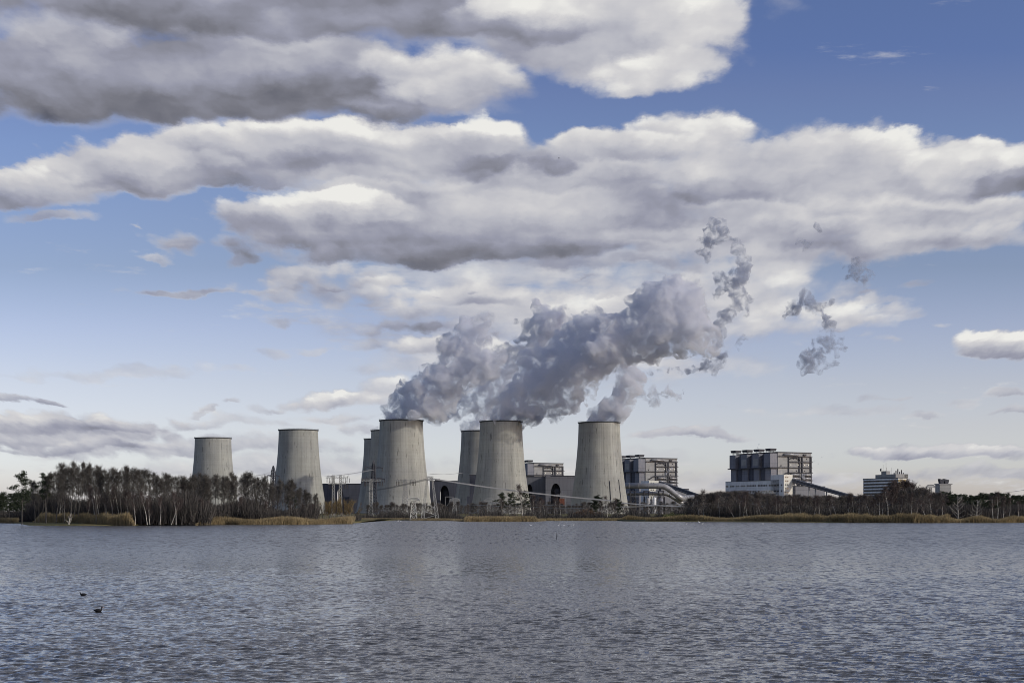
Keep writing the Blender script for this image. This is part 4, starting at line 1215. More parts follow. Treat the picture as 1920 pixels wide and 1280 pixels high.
def limb(seg, g, p, d, L, r, n=4, lift=0.25, wob=0.18, k=3):
    """A bent, tapering limb; returns its points and directions."""
    pts = [p]; dirs = [d]
    for i in range(n):
        d = unit(d + g.normal(0, wob, 3) + np.array([0, 0, lift / n]))
        q = p + d * L / n
        seg.prisms(p, q, r * (1 - i / n * .8), r * (1 - (i + 1) / n * .8), k)
        p = q; pts.append(p); dirs.append(d)
    return pts, dirs

def bare_tree(seed, H=16.0, first=0.45, nb=20, spread=0.20, twigs=9, tw=(.5, 1.1), wid=.07, up=.75, lean=0.0, trunk_r=None, clump=0.5, fork=0):
    g = np.random.default_rng(seed)
    T, Cn = Seg(), Seg()
    r = trunk_r or H * 0.0105
    n = 9
    p = np.zeros(3); d = unit(np.array([lean, 0, 1.0]))
    tp = [p]
    for i in range(n):
        d = unit(d + g.normal(0, .035, 3) * np.array([1, 1, .2]))
        q = p + d * H * .93 / n
        T.prisms(p, q, r * (1 - i / n * .82), r * (1 - (i + 1) / n * .82), 5)
        p = q; tp.append(p)
    tp = np.array(tp)
    def at(f):
        x = f * n; i = min(int(x), n - 1)
        return tp[i] + (tp[i + 1] - tp[i]) * (x - i)
    ends = []
    for b in range(nb):
        f = first + (1 - first) * ((b + g.uniform(0, 1)) / nb) ** .9
        az = b * 2.4 + g.uniform(-.5, .5)
        prof = math.sin(math.pi * min(1, max(0.12, (f - first) / (1.08 - first) * .80 + .22)))
        L = H * spread * prof * g.uniform(.75, 1.25)
        e = up * g.uniform(.7, 1.25) + (f - first) * .6
        d = unit(np.array([math.cos(az), math.sin(az), e]))
        pts, dirs = limb(T if L > H * .1 else Cn, g, at(min(f, .995)), d, L, r * .34 * (1.25 - f), 4, .5, .16)
        for s in range(5):
            i = min(4, 1 + int(s * .8)); o = pts[i]
            d2 = unit(dirs[i] + g.normal(0, .55, 3) + np.array([0, 0, .25]))
            p2, dr2 = limb(Cn, g, o, d2, L * g.uniform(.28, .5), r * .10, 2, .3, .25)
            for j in (1, 2):
                ends.append((p2[j], dr2[j]))
        ends.append((pts[-1], dirs[-1]))
    ends += [(tp[-1], np.array([0, 0, 1.0]))] * 3
    P = np.array([e[0] for e in ends]); Dv = np.array([e[1] for e in ends])
    m_ = len(P) * twigs
    idx = np.repeat(np.arange(len(P)), twigs)
    o = P[idx] + g.normal(0, .16, (m_, 3)) * clump * 1.4
    dd = unit(Dv[idx] * .8 + g.normal(0, .62, (m_, 3)) + np.array([0, 0, .22]))
    L = g.uniform(tw[0], tw[1], m_)
    mid = o + dd * (L * .55)[:, None]
    Cn.blades(o, mid, wid, wid * .7, g)
    d3 = unit(dd + g.normal(0, .4, (m_, 3)))
    Cn.blades(mid, mid + d3 * (L * .55)[:, None], wid * .7, wid * .25, g)
    d4 = unit(dd + g.normal(0, .7, (m_, 3)))
    Cn.blades(mid, mid + d4 * (L * .4)[:, None], wid * .6, wid * .25, g)
    return T.arrays(), Cn.arrays()

def pine_tree(seed, H=15.0, first=0.45, nb=16, spread=.2, leafs=46, leaf=.34):
    g = np.random.default_rng(seed)
    T, Cn = Seg(), Seg()
    r = H * .0115; n = 8
    p = np.zeros(3); d = np.array([0, 0, 1.0]); tp = [p]
    for i in range(n):
        d = unit(d + g.normal(0, .04, 3) * np.array([1, 1, .2])); q = p + d * H * .96 / n
        T.prisms(p, q, r * (1 - i / n * .8), r * (1 - (i + 1) / n * .8), 5); p = q; tp.append(p)
    tp = np.array(tp); C_ = []
    for b in range(nb):
        f = first + (1 - first) * (b + g.uniform(0, 1)) / nb
        x = min(f, .99) * n; i = min(int(x), n - 1); o = tp[i] + (tp[i + 1] - tp[i]) * (x - i)
        az = b * 2.4 + g.uniform(-.6, .6)
        L = H * spread * (0.45 + .75 * math.sin(math.pi * min(1, .25 + .7 * (f - first) / (1 - first)))) * g.uniform(.6, 1.2)
        pts, dirs = limb(T, g, o, unit(np.array([math.cos(az), math.sin(az), .35 + .5 * f])), L, r * .3, 4, .3, .18)
        for s in (2, 3, 4, 4):
            C_.append(pts[s] + g.normal(0, .28, 3))
    C_.append(tp[-1]); C_.append(tp[-1] - np.array([0, 0, .5]))
    C_ = np.array(C_); idx = np.repeat(np.arange(len(C_)), leafs); m_ = len(idx)
    o = C_[idx] + unit(g.normal(size=(m_, 3))) * (g.uniform(0, 1, m_) ** .5)[:, None] * np.array([.85, .85, .48]) * (H / 15)
    dd = unit(g.normal(size=(m_, 3)) + np.array([0, 0, .5]))
    Cn.blades(o, o + dd * leaf, leaf * .42, leaf * .2, g)
    return T.arrays(), Cn.arrays()

def leafy_bush(seed, Rr=2.2, H=2.6, stems=9, n=2600, leaf=.26, twiggy=False):
    g = np.random.default_rng(seed); T, Cn = Seg(), Seg(); C_ = []
    for s in range(stems):
        az = s * 2.4 + g.uniform(-.4, .4); d = unit(np.array([math.cos(az) * .6, math.sin(az) * .6, 1.0]))
        pts, dirs = limb(T, g, g.normal(0, .15, 3) * np.array([1, 1, 0]), d, H * g.uniform(.6, .95), .05, 5, .1, .2)
        for q in pts[2:]:
            C_ += [q + g.normal(0, .3 * Rr / 2.2, 3) for _ in range(3)]
    C_ = np.array(C_); idx = g.integers(0, len(C_), n)
    o = C_[idx] + g.normal(0, .26 * Rr / 2.2, (n, 3)); o[:, 2] = np.maximum(o[:, 2], .1)
    dd = unit(g.normal(size=(n, 3)) + np.array([0, 0, .6]))
    L = leaf * g.uniform(.6, 1.3, n)
    Cn.blades(o, o + dd * L[:, None] * (2.2 if twiggy else 1), leaf * (.2 if twiggy else .5), leaf * (.1 if twiggy else .3), g)
    return T.arrays(), Cn.arrays()

def stem_clump(seed, H=6.0, stems=9, fan=.32, twigs=7):
    """Many-stemmed willow: pale rods fanning up from one stool."""
    g = np.random.default_rng(seed); T, Cn = Seg(), Seg(); E = []; Dd = []
    for s in range(stems):
        az = g.uniform(0, 6.28); t_ = abs(g.normal(0, fan))
        d = unit(np.array([math.cos(az) * t_, math.sin(az) * t_, 1.0]))
        pts, dirs = limb(T, g, g.normal(0, .3, 3) * np.array([1, 1, 0]), d, H * g.uniform(.6, 1.0), .075, 6, .12, .09, 4)
        for i in (3, 4, 5, 6):
            E += [pts[i]] * 2; Dd += [dirs[i]] * 2
    P = np.array(E); Dv = np.array(Dd); idx = np.repeat(np.arange(len(P)), twigs); m_ = len(idx)
    o = P[idx] + g.normal(0, .08, (m_, 3)); dd = unit(Dv[idx] + g.normal(0, .35, (m_, 3))); L = g.uniform(.5, 1.3, m_)
    Cn.blades(o, o + dd * L[:, None], .045, .02, g)
    return T.arrays(), Cn.arrays()

def meshes(name, pair, mt, mc):
    (tv, tf), (cv, cf) = pair
    return np_mesh('trunk', tv, tf, mt), np_mesh('crown', cv, cf, mc)

ALDER = [meshes('alder', bare_tree(100 + i, 16.0, first=(.42, .5, .36, .55, .46, .40)[i], nb=(15, 13, 17, 12, 15, 14)[i], spread=(.15, .12, .17, .13, .15, .19)[i], twigs=7, wid=.05, clump=.8, up=1.25), MAT['bark'], MAT['twig']) for i in range(6)]
PINE = [meshes('pine', pine_tree(200 + i, 15.0, first=(.42, .5, .3)[i], nb=(17, 14, 20)[i], spread=(.17, .15, .19)[i]), MAT['bark'], MAT['needles']) for i in range(3)]
BIRCH = [meshes('birch', bare_tree(300 + i, 9.0, first=(.35, .45, .3, .5)[i], nb=(11, 9, 13, 8)[i], spread=(.24, .2, .22, .2)[i], twigs=5, wid=.035, tw=(.5, 1.2), up=1.5, trunk_r=.125, clump=.4), MAT['birch'], MAT['twig_red']) for i in range(4)]
WILLOW = [meshes('willow', stem_clump(400 + i, 6.0, (10, 13, 8)[i]), MAT['greybark'], MAT['twig_tan']) for i in range(3)]
OLIVE = [meshes('olive', leafy_bush(500 + i, 2.3, 2.5), MAT['greybark'], MAT['olive']) for i in range(2)]
OAKB = [meshes('oak', leafy_bush(520 + i, 2.2, 3.4, 8, 1500, .22, True), MAT['birch'], MAT['rustbush']) for i in range(2)]
REDB = [meshes('red', bare_tree(540 + i, 14.0, first=.4, nb=22, spread=.26, twigs=11, wid=.075, clump=.9), MAT['greybark'], MAT['twig_red']) for i in range(2)]

def tree(name, kind, X, Y, H, H0, label, cat, group, rz=None, lean=(0, 0), wide=1.0):
    t = thing(name, label, cat, (X, Y, 0.2), 0, group)
    s = H / H0
    t.scale = (s * wide, s * wide, s)
    t.rotation_euler = (lean[1], lean[0], random.uniform(0, 6.28) if rz is None else rz)
    if lean != (0, 0):
        t.rotation_mode = 'ZYX' if False else 'XYZ'
    link('trunk', kind[0], t); link('crown', kind[1], t)
    return t
def interp(tab, x):
    return float(np.interp(x, [a for a, _ in tab], [b for _, b in tab]))

# the packed wood on the left shore
TOPL = [(20, 930), (60, 906), (80, 894), (100, 886), (118, 873), (135, 868), (160, 871), (185, 876), (200, 881), (225, 878), (255, 878), (280, 885), (300, 886), (330, 893), (350, 895),
        (372, 889), (400, 891), (425, 896), (455, 885), (475, 889), (490, 897), (510, 906), (532, 898), (546, 905), (562, 914), (580, 922), (605, 933)]
n_t = 0
tr = random.Random(4)
for k in range(122):
    px = 66 + (598 - 66) * ((k * 0.61803) % 1.0)
    ys = shore_y(PX(px, 430))
    Y = ys + 6 + 75 * tr.random() ** 1.4
    top = interp(TOPL, px)
    hgt = PZ(top, Y) * (tr.uniform(.84, .97) if k % 3 else tr.uniform(.97, 1.02))
    deep = k % 8 == 0
    tree('alder_tree', ALDER[tr.randrange(6)], PX(px, Y), Y, hgt, 15.6, 'bare dark alder in the packed wood on the left shore', 'tree', 'bare alders of the packed wood on the left', wide=tr.uniform(.85, 1.15))
tree('pine_tree', PINE[0], PX(41, 408), 408, PZ(891, 408), 14.8, 'lone dark tree leaning over the water at the left end of the wood', 'tree', None, wide=1.05)
tree('pine_tree', PINE[1], PX(86, 425), 425, PZ(893, 425), 14.8, 'tall dark pine next to the lone tree at the left end of the wood', 'tree', None)
tree('pine_tree', PINE[2], PX(548, 462), 462, PZ(925, 462), 14.8, 'dark pine among the alders at the right end of the left wood', 'tree', None)

# pale birches in front of the dark wood: (column of foot, column of head, row of head, zone)
def birches(rows_, zone, depth, base_group):
    n = len(rows_)
    words_ = ['first', 'second', 'third', 'fourth', 'fifth', 'sixth', 'seventh', 'eighth', 'ninth', 'tenth', 'eleventh', 'twelfth', 'thirteenth']
    for i, (pf, ph, pr) in enumerate(sorted(rows_)):
        Y = shore_y(PX(pf, 480)) + depth + (i * 37 % 5) * .5
        dxm, hm = PX(ph, Y) - PX(pf, Y), PZ(pr, Y) - .3
        ang = math.atan2(dxm, hm)
        L = math.hypot(dxm, hm)
        how = 'upright' if abs(ang) < .1 else ('leaning right' if ang > 0 else 'leaning left')
        place = zone + (', %s from the left' % words_[i] if n > 1 else '')
        t = tree('birch_tree', BIRCH[i % 4], PX(pf, Y), Y, L, 8.7, ('pale birch %s %s' % (how, place)), 'birch', base_group, rz=0.0, lean=(ang, 0))
birches([(109, 122, 914), (114, 124, 928), (165, 167, 930), (178, 177, 915), (187, 182, 920), (197, 204, 926), (211, 210, 922), (225, 220, 915), (241, 240, 925)], 'behind the left reed bed', 9, 'pale birches before the left wood')
birches([(254, 253, 930), (276, 270, 925), (281, 276, 930), (300, 306, 935), (321, 340, 938), (330, 331, 925)], 'at the waterline between the left reed beds', 3, 'pale birches before the left wood')
birches([(354, 377, 938), (359, 384, 945), (372, 388, 940), (414, 425, 950), (431, 434, 945), (440, 455, 935), (490, 497, 945), (505, 503, 940), (549, 547, 942), (561, 570, 948), (575, 584, 945)], 'behind the long low reed strip', 10, 'pale birches before the left wood')

# many-stemmed willows right of the wood
for i, (px, H) in enumerate(((606, 7.5), (618, 8.0), (630, 9.0), (642, 9.2), (651, 8.5), (660, 7.0))):
    Y = 500 + (i % 3) * 8
    tree('willow_bush', WILLOW[i % 3], PX(px, Y), Y, H, 6.0, 'grey many-stemmed willow before the dark hall wall, %s of six from the left' % ('first', 'second', 'third', 'fourth', 'fifth', 'last')[i], 'willow', 'many-stemmed willows left of the bay')

# trees in the middle: pines before the towers, birches, rusty oaks, olive bushes
for i, (px, py, Y, k_, lb) in enumerate(((940, 927, 690, 0, 'small dark pine with bare stem, left of the three before the tower'), (957, 926, 700, 1, 'dark pine with broad crown, middle of the three before the tower'), (983, 924, 690, 0, 'dark pine at the right edge of the tower, right of the three'),
                                        (1112, 931, 690, 2, 'dark pine at the foot of the rightmost tower, left side'), (1126, 934, 685, 1, 'lower dark pine at the foot of the rightmost tower, middle'), (1163, 937, 690, 2, 'dark pine under the right edge of the rightmost tower'))):
    tree('pine_tree', PINE[k_], PX(px, Y), Y, PZ(py, Y), 14.8, lb, 'pine', 'pines before the cooling towers', wide=1.35)
birches([(944, 940, 938), (980, 977, 912), (1000, 998, 930)], 'beside the pines before the tower', 75, 'pale birches before the towers')
birches([(1012, 1014, 935), (1022, 1020, 938), (1039, 1040, 930), (1052, 1050, 940)], 'between the two nearest towers on the right', 60, 'pale birches before the towers')
birches([(1139, 1138, 932), (1146, 1152, 936), (1132, 1126, 940)], 'at the foot of the rightmost tower', 70, 'pale birches before the towers')
for i, (px, H) in enumerate(((1090, 4.6), (1102, 5.0), (1115, 4.4))):
    tree('oak_bush', OAKB[i % 2], PX(px, 650), 650 + i * 4, H, 3.4, 'rusty brown leaf-bearing oak bush below the rightmost tower, %s of three' % ('left', 'middle', 'right')[i], 'bush', 'rusty oak bushes', wide=1.2)
for i, (px, H) in enumerate(((1256, 3.1), (1268, 2.6), (1287, 3.0), (1297, 2.6))):
    tree('olive_bush', OLIVE[i % 2], PX(px, 585), 585 + i, H, 2.6, 'yellow-green willow bush on the meadow under the flue ducts, %s of four' % ('first', 'second', 'third', 'last')[i], 'bush', 'yellow-green willow bushes', wide=1.25)

# reddish-crowned birches that top the right wood by the office block
for i, (px, py) in enumerate(((1672, 914), (1690, 906), (1703, 905), (1717, 908), (1730, 914))):
    tree('red_birch', REDB[i % 2], PX(px, 640), 640 + i * 5, PZ(py, 640), 13.6, 'tall tree with reddish twigs hiding the foot of the office block, %s of five' % ('first', 'second', 'third', 'fourth', 'last')[i], 'tree', 'red-twigged trees right of the office block', wide=1.1)
birches([(1312, 1307, 930), (1318, 1322, 922), (1332, 1334, 928), (1350, 1348, 930)], 'right of the flue ducts', 24, 'pale birches before the right wood')
birches([(1380, 1364, 946), (1387, 1388, 930), (1394, 1396, 922), (1402, 1398, 935), (1421, 1418, 938), (1428, 1422, 940), (1446, 1441, 945), (1455, 1457, 935), (1464, 1461, 940)], 'below the white wing', 22, 'pale birches before the right wood')
birches([(1486, 1484, 932), (1500, 1501, 935), (1527, 1528, 930), (1538, 1536, 936), (1560, 1552, 935), (1569, 1560, 930), (1589, 1592, 926), (1603, 1598, 928)], 'below the coal conveyor', 22, 'pale birches before the right wood')
birches([(1610, 1612, 930), (1632, 1624, 930), (1641, 1636, 935), (1649, 1650, 930), (1655, 1656, 922), (1665, 1664, 915), (1688, 1690, 930), (1708, 1712, 928), (1717, 1722, 938)], 'below the office block', 22, 'pale birches before the right wood')
birches([(1745, 1746, 930), (1738, 1726, 940), (1759, 1754, 951), (1766, 1769, 940)], 'below the silo', 14, 'pale birches before the right wood')
birches([(1862, 1860, 932), (1870, 1873, 925), (1882, 1880, 932), (1893, 1895, 936), (1910, 1909, 942)], 'at the far right end of the shore', 20, 'pale birches before the right wood')

# two bleached dead trees at the water, antler-like
def dead_tree(px, Y, H, label, seed, side):
    g = np.random.default_rng(seed); T, Cn = Seg(), Seg()
    pts, dirs = limb(T, g, np.zeros(3), np.array([.05, 0, 1.0]), H, .2, 7, .2, .05, 6)
    for i in range(1, 7):
        for s in range(2):
            sg = side if s == 0 or i > 4 else -side
            d = unit(np.array([sg * g.uniform(.6, 1.0), g.normal(0, .3), g.uniform(.35, .8)]))
            p2, d2 = limb(T, g, pts[i], d, H * g.uniform(.28, .5) * (1.15 - i / 8), .085, 5, .5, .12, 4)
            for j in (2, 3, 4, 5):
                limb(Cn, g, p2[j], unit(d2[j] + g.normal(0, .5, 3)), H * .12, .03, 3, .4, .2)
    t = thing('dead_tree', label, 'dead tree', (PX(px, Y), Y, .1))
    a, b_ = T.arrays(); link('trunk', np_mesh('trunk', a, b_, MAT['deadwood']), t)
    a, b_ = Cn.arrays(); link('crown', np_mesh('crown', a, b_, MAT['deadwood']), t)
dead_tree(1796, 512, 9.6, 'large bleached dead tree with long antler-like branches spreading right over the reeds', 7, 1)
dead_tree(1831, 512, 8.2, 'smaller bleached dead tree standing right of the large antler-like one', 12, 1)
dead_tree(129, 402, 3.3, 'small forked white snag standing in the left reed bed', 21, 1)

# ------------------------------------------------------------------ masses nobody could count: far wood, scrub, reeds
def merge(items):
    V, Fc, o = [], [], 0
    for (v_, f_), X, Y, z, s, w, rz in items:
        c, s_ = math.cos(rz), math.sin(rz)
        q = np.stack([(v_[:, 0] * c - v_[:, 1] * s_) * w * s + X, (v_[:, 0] * s_ + v_[:, 1] * c) * w * s + Y, v_[:, 2] * s + z], 1)
        V.append(q); Fc.append(f_ + o); o += len(q)
    return np.concatenate(V), np.concatenate(Fc)
LITE_B = [sum_ for sum_ in [bare_tree(600 + i, 12.0, first=.22, nb=14, spread=.22, twigs=6, wid=.085, tw=(.6, 1.3), clump=1.0, up=1.1) for i in range(4)]]
LITE_P = [pine_tree(620 + i, 12.0, first=.3, nb=11, spread=.19, leafs=20, leaf=.5) for i in range(3)]
def mass(name, label, cat, mat, spots):
    it = []
    g = random.Random(len(spots) + 3)
    for px, Y, top, kind in spots:
        pair = (LITE_P if kind == 'p' else LITE_B)[g.randrange(3)]
        s = max(1.0, PZ(top, Y)) / 11.6
        rz = g.uniform(0, 6.28); w = g.uniform(1.0, 1.35)
        for arr in pair:
            it.append((arr, PX(px, Y), Y, .1, s, w, rz))
    v_, f_ = merge(it)
    o = link(name, np_mesh(name, v_, f_, mat))
    return tag(o, label, cat, kind='stuff')
TOPR = [(1285, 940), (1300, 930), (1330, 923), (1370, 921), (1420, 922), (1450, 926), (1500, 928), (1540, 930), (1590, 928), (1640, 928), (1660, 921), (1690, 914), (1730, 915), (1750, 919), (1790, 928), (1830, 929), (1870, 926), (1900, 930), (1960, 934)]
g = random.Random(8)
sp1 = [(px, g.uniform(560, 720), interp(TOPR, px) + 1.5 + abs(g.gauss(0, 5)), 'b') for px in np.linspace(1288, 1800, 150)]
mass('wood', 'brown leafless wood behind the birches on the right shore', 'wood', MAT['wood'], sp1)
sp2 = [(px, g.uniform(590, 720), interp(TOPR, px) + abs(g.gauss(0, 4)), 'p') for px in np.linspace(1770, 1960, 70)]
mass('pine_wood', 'dark pine wood at the far right, behind the bleached dead trees', 'wood', MAT['needles'], sp2)
sp3 = [(px, g.uniform(530, 640), 925 + abs(g.gauss(0, 7)) + max(0, px - 60) * .15, 'p' if g.random() < .5 else 'b') for px in np.linspace(-60, 100, 44)]
mass('wood', 'greenish far wood at the left edge behind the lone tree', 'wood', MAT['needles'], sp3)
sp4 = [(px, g.uniform(2500, 2900), 943 + g.gauss(0, 2.5), 'b') for px in np.linspace(-250, 2150, 240)]
mass('wood', 'distant wood along the horizon behind the power station', 'wood', MAT['wood'], sp4)
sp5 = [(px, g.uniform(760, 900), g.uniform(941, 950), 'b') for px in np.linspace(690, 1290, 110)]
mass('wood', 'low brown thicket at the foot of the cooling towers', 'thicket', MAT['wood'], sp5)

def twig_mass(name, label, cat, mat, pxs, ypair, hfun, n, wid, seed, lean=.25):
    g = np.random.default_rng(seed)
    px = g.uniform(pxs[0], pxs[1], n); S = Seg()
    fr = g.uniform(0, 1, n)
    Yb = np.array([shore_y(PX(a, 500)) for a in px]) + ypair[0] + (ypair[1] - ypair[0]) * fr
    X = (px - 960) * Yb / F
    h = np.array([hfun(a) for a in px]) * g.uniform(.45, 1.05, n)
    p0 = np.stack([X, Yb, np.full(n, .05)], 1)
    d = np.stack([g.normal(0, lean, n), g.normal(0, lean, n), np.ones(n)], 1); d = unit(d)
    st = g.uniform(0, .55, n)
    a = p0 + d * (h * st)[:, None]; b = p0 + d * h[:, None] + g.normal(0, .15, (n, 3))
    a[:, 2] = np.maximum(a[:, 2], .02)
    S.blades(a, b, wid, wid * .4, g)
    v_, f_ = S.arrays()
    return tag(link(name, np_mesh(name, v_, f_, mat)), label, cat, kind='stuff')
twig_mass('undergrowth', 'dark undergrowth filling the left wood under its crowns', 'undergrowth', MAT['scrub'], (58, 592), (6, 60), lambda a: (9.0 if a < 360 else 7.4) - 1.2 * math.sin(a * .05) - (1.8 if a > 480 else 0), 34000, .15, 31)
twig_mass('undergrowth', 'dark scrub at the left picture edge under the lone tree', 'undergrowth', MAT['scrub'], (-70, 62), (7, 40), lambda a: 4.2, 7000, .15, 30)
twig_mass('undergrowth', 'dark scrub along the meadow before the cooling towers', 'undergrowth', MAT['scrub'], (668, 1300), (42, 70), lambda a: 3.6 + 1.2 * math.sin(a * .07) + .8 * math.sin(a * .23), 17000, .13, 32)
twig_mass('undergrowth', 'dark brown understorey of the right wood behind the birches', 'undergrowth', MAT['scrub'], (1285, 1935), (26, 60), lambda a: 6.2 + 1.0 * math.sin(a * .06), 24000, .15, 33)

def reeds(label, pxs, d0, d1, hfun, n, mat, seed, wid=.06):
    g = np.random.default_rng(seed)
    px = g.uniform(pxs[0], pxs[1], n); S = Seg()
    Yb = np.array([shore_y(PX(a, 480)) for a in px]) + d0 + (d1 - d0) * g.uniform(0, 1, n)
    X = (px - 960) * Yb / F
    h = np.array([hfun(a) for a in px]) * (1 + g.normal(0, .10, n))
    ln = np.stack([g.normal(.07, .10, n), g.normal(0, .10, n), np.ones(n)], 1)
    p0 = np.stack([X, Yb, np.full(n, -.1)], 1)
    p1 = p0 + ln * (h * .62)[:, None]
    p2 = p1 + (ln + np.stack([g.normal(.12, .12, n), g.normal(0, .12, n), np.zeros(n)], 1)) * (h * .40)[:, None]
    S.blades(p0, p1, wid, wid * .9, g); S.blades(p1, p2, wid * .9, wid * .3, g)
    m_ = n // 3
    S.blades(p2[:m_] - np.array([0, 0, .1]), p2[:m_] + ln[:m_] * .34 + np.array([.1, 0, 0]), .07, .03, g)
    v_, f_ = S.arrays()
    return tag(link('reeds', np_mesh('reeds', v_, f_, mat)), label, 'reeds', kind='stuff')
env_ = lambda a, lo, hi, w: min(1, max(.25, (a - lo) / w), 1) * min(1, max(.25, (hi - a) / w))
reeds('tall straw-coloured reed bed in front of the left wood', (60, 252), -2.0, 7.0, lambda a: 2.75 * env_(a, 58, 256, 16) + .25 * math.sin(a * .17), 15000, MAT['reed'], 41, .08)
reeds('long low strip of tan reeds along the left shore', (366, 676), -1.5, 6.0, lambda a: (1.7 + .35 * math.sin(a * .05)) * env_(a, 362, 684, 24), 15000, MAT['reed'], 42, .07)
reeds('small reed patch at the left picture edge', (-60, 34), -1, 6, lambda a: 1.5, 5000, MAT['reed'], 43, .07)
reeds('golden reed bank in the middle of the far shore', (868, 1006), -1.5, 7, lambda a: 1.75 * env_(a, 864, 1010, 8), 9000, MAT['reed'], 44, .09)
reeds('low sedge strip along the middle shore', (676, 880), -.5, 14, lambda a: .75, 9000, MAT['reed'], 45, .09)
reeds('olive sedge at the water edge between reed bank and right reeds', (1000, 1190), -.5, 12, lambda a: .85, 8000, MAT['reed_dark'], 46, .09)
reeds('olive brown reeds along the right shore', (1160, 1440), -1, 9, lambda a: (1.75 + .5 * math.sin(a * .045)) * env_(a, 1156, 1460, 20), 16000, MAT['reed_dark'], 47, .09)
reeds('tall brown reed belt along the right shore before the birches', (1424, 1778), -1, 9, lambda a: 2.5 + .3 * math.sin(a * .06) + .2 * math.sin(a * .21), 20000, MAT['reed_dark'], 48, .09)
reeds('lower reeds around the bleached dead trees', (1770, 1905), -1, 9, lambda a: 1.6 + .5 * math.sin(a * .09), 8000, MAT['reed_dark'], 49, .09)
reeds('reeds at the right picture edge', (1895, 1990), -1, 9, lambda a: 1.9, 5000, MAT['reed_dark'], 50, .09)

# ------------------------------------------------------------------ birds and a stake
def water_bird(name, px, py, L, mat, label, cat, face=1, neck=0.3, group=None, up=1.0):
    Y = CAM_H * F / (py - HY)
    t = thing(name, label, cat, (PX(px, Y), Y, 0.0), 0, group)
    s = L; f_ = face
    b = MB()
    b.tube([(-.52 * s * f_, 0, .20 * s), (-.42 * s * f_, 0, .17 * s), (-.2 * s * f_, 0, .16 * s), (.05 * s * f_, 0, .15 * s), (.26 * s * f_, 0, .15 * s), (.36 * s * f_, 0, .24 * s), (.37 * s * f_, 0, (.24 + neck * .6) * s), (.40 * s * f_, 0, (.26 + neck) * s), (.47 * s * f_, 0, (.25 + neck) * s), (.51 * s * f_, 0, (.235 + neck) * s)],
           [.02 * s, .08 * s, .17 * s, .2 * s, .16 * s, .085 * s, .05 * s, .07 * s, .06 * s, .02 * s], 12)
    b.build('body', mat, t)
    b = MB(); b.tube([(.50 * s * f_, 0, (.235 + neck) * s), (.60 * s * f_, 0, (.21 + neck) * s)], [.026 * s, .008 * s], 6); b.build('bill', MAT['bill'], t)
water_bird('coot', 156, 1116, .34, MAT['coot'], 'black coot swimming at the left, the farther of two', 'coot', -1, .16)
water_bird('coot', 184, 1146.5, .36, MAT['coot'], 'black coot with raised head at the left, the nearer of two', 'coot', 1, .30)
for i, (px, py, w_, lb) in enumerate(((995, 985, 1.0, 'white swan on the lake before the golden reed bank'), (1047, 984.5, .9, 'white waterbird, leftmost of three close together below the red frame'), (1057, 984.5, .9, 'white waterbird, middle of three close together below the red frame'),
                                     (1075, 984, .9, 'white waterbird, rightmost of three close together below the red frame'), (926, 976.6, 1.2, 'white swan close under the golden reed bank'), (1287, 982, 1.0, 'white waterbird off the right reeds, left one of three'),
                                     (1311, 979.3, 1.3, 'white swan at the edge of the right reeds'), (1317, 982, 1.0, 'white waterbird off the right reeds, right one of three'), (1430, 982, 1.0, 'single white waterbird below the white wing'), (746, 976.8, 1.2, 'white swan in the bay left of the shining pylon, left one'), (751, 976.8, 1.2, 'white swan in the bay left of the shining pylon, right one'))):
    water_bird('swan', px, py, w_ * .58, MAT['swan'], lb, 'swan', 1 if i % 2 else -1, .45, 'white waterbirds')
water_bird('coot', 1066, 985.5, .5, MAT['coot'], 'tiny dark duck among the white waterbirds', 'duck', 1, .2)
Y = CAM_H * F / (1010.5 - HY)
b = MB(); b.tube([(0, 0, -.4), (0.01, 0, PZ(1003, Y)), (.03, 0, PZ(997.5, Y))], [.05, .045, .03], 6)
tag(b.build('stake', MAT['steel_dark'], None, (PX(1043.6, Y), Y, 0)), 'thin dark stake standing in the lake off the golden reed bank', 'stake')
# a bird in flight, far up
Y = 500.0
t = thing('flying_bird', 'tiny dark bird in flight against the clouds above the towers', 'bird', (PX(1048, Y), Y, PZ(297, Y)))
b = MB(); b.tube([(-.3, 0, 0), (-.1, 0, .02), (.15, 0, .02), (.3, 0, .03)], [.02, .09, .08, .02], 8); b.build('body', MAT['coot'], t)
for s in (-1, 1):
    b = MB(); b.add([(-.1, 0, .03), (.12, 0, .03), (.1, s * .5, .22), (-.1, s * .85, .1), (-.14, s * .45, .2)], [(0, 1, 2, 4), (4, 2, 3)]); b.build('wing', MAT['coot'], t)
# ------------------------------------------------------------------ steam
def steam_mat(name, dens, col, scale, lo, hi, aniso=0.2):
    m_, N, out = new_mat(name)
    t = N.new('ShaderNodeTexCoord')
    pv = N.new('ShaderNodeVolumePrincipled')
    pv.inputs['Color'].default_value = (*col, 1)
    pv.inputs['Anisotropy'].default_value = aniso
    if scale:
        n1 = N.noise(t.outputs['Object'], scale, 6.0, 0.6, dist=0.6)
        N.put(pv.inputs['Density'], N.rng(n1, lo, hi, 0.0, dens, smooth=True))
        m_.cycles.volume_step_rate = 1.0
    else:
        pv.inputs['Density'].default_value = dens
        m_.cycles.homogeneous_volume = True
    N.nt.links.new(pv.outputs[0], out.inputs['Volume'])
    return m_
MAT['steam'] = steam_mat('steam', 0.30, (0.905, 0.918, 0.95), .065, .40, .64)
MAT['steam_thin'] = steam_mat('thin_steam', 0.13, (0.92, 0.93, 0.96), .07, .38, .60)
MAT['steam_wisp'] = steam_mat('steam_wisps', 0.21, (0.64, 0.68, 0.77), .09, .40, .64)

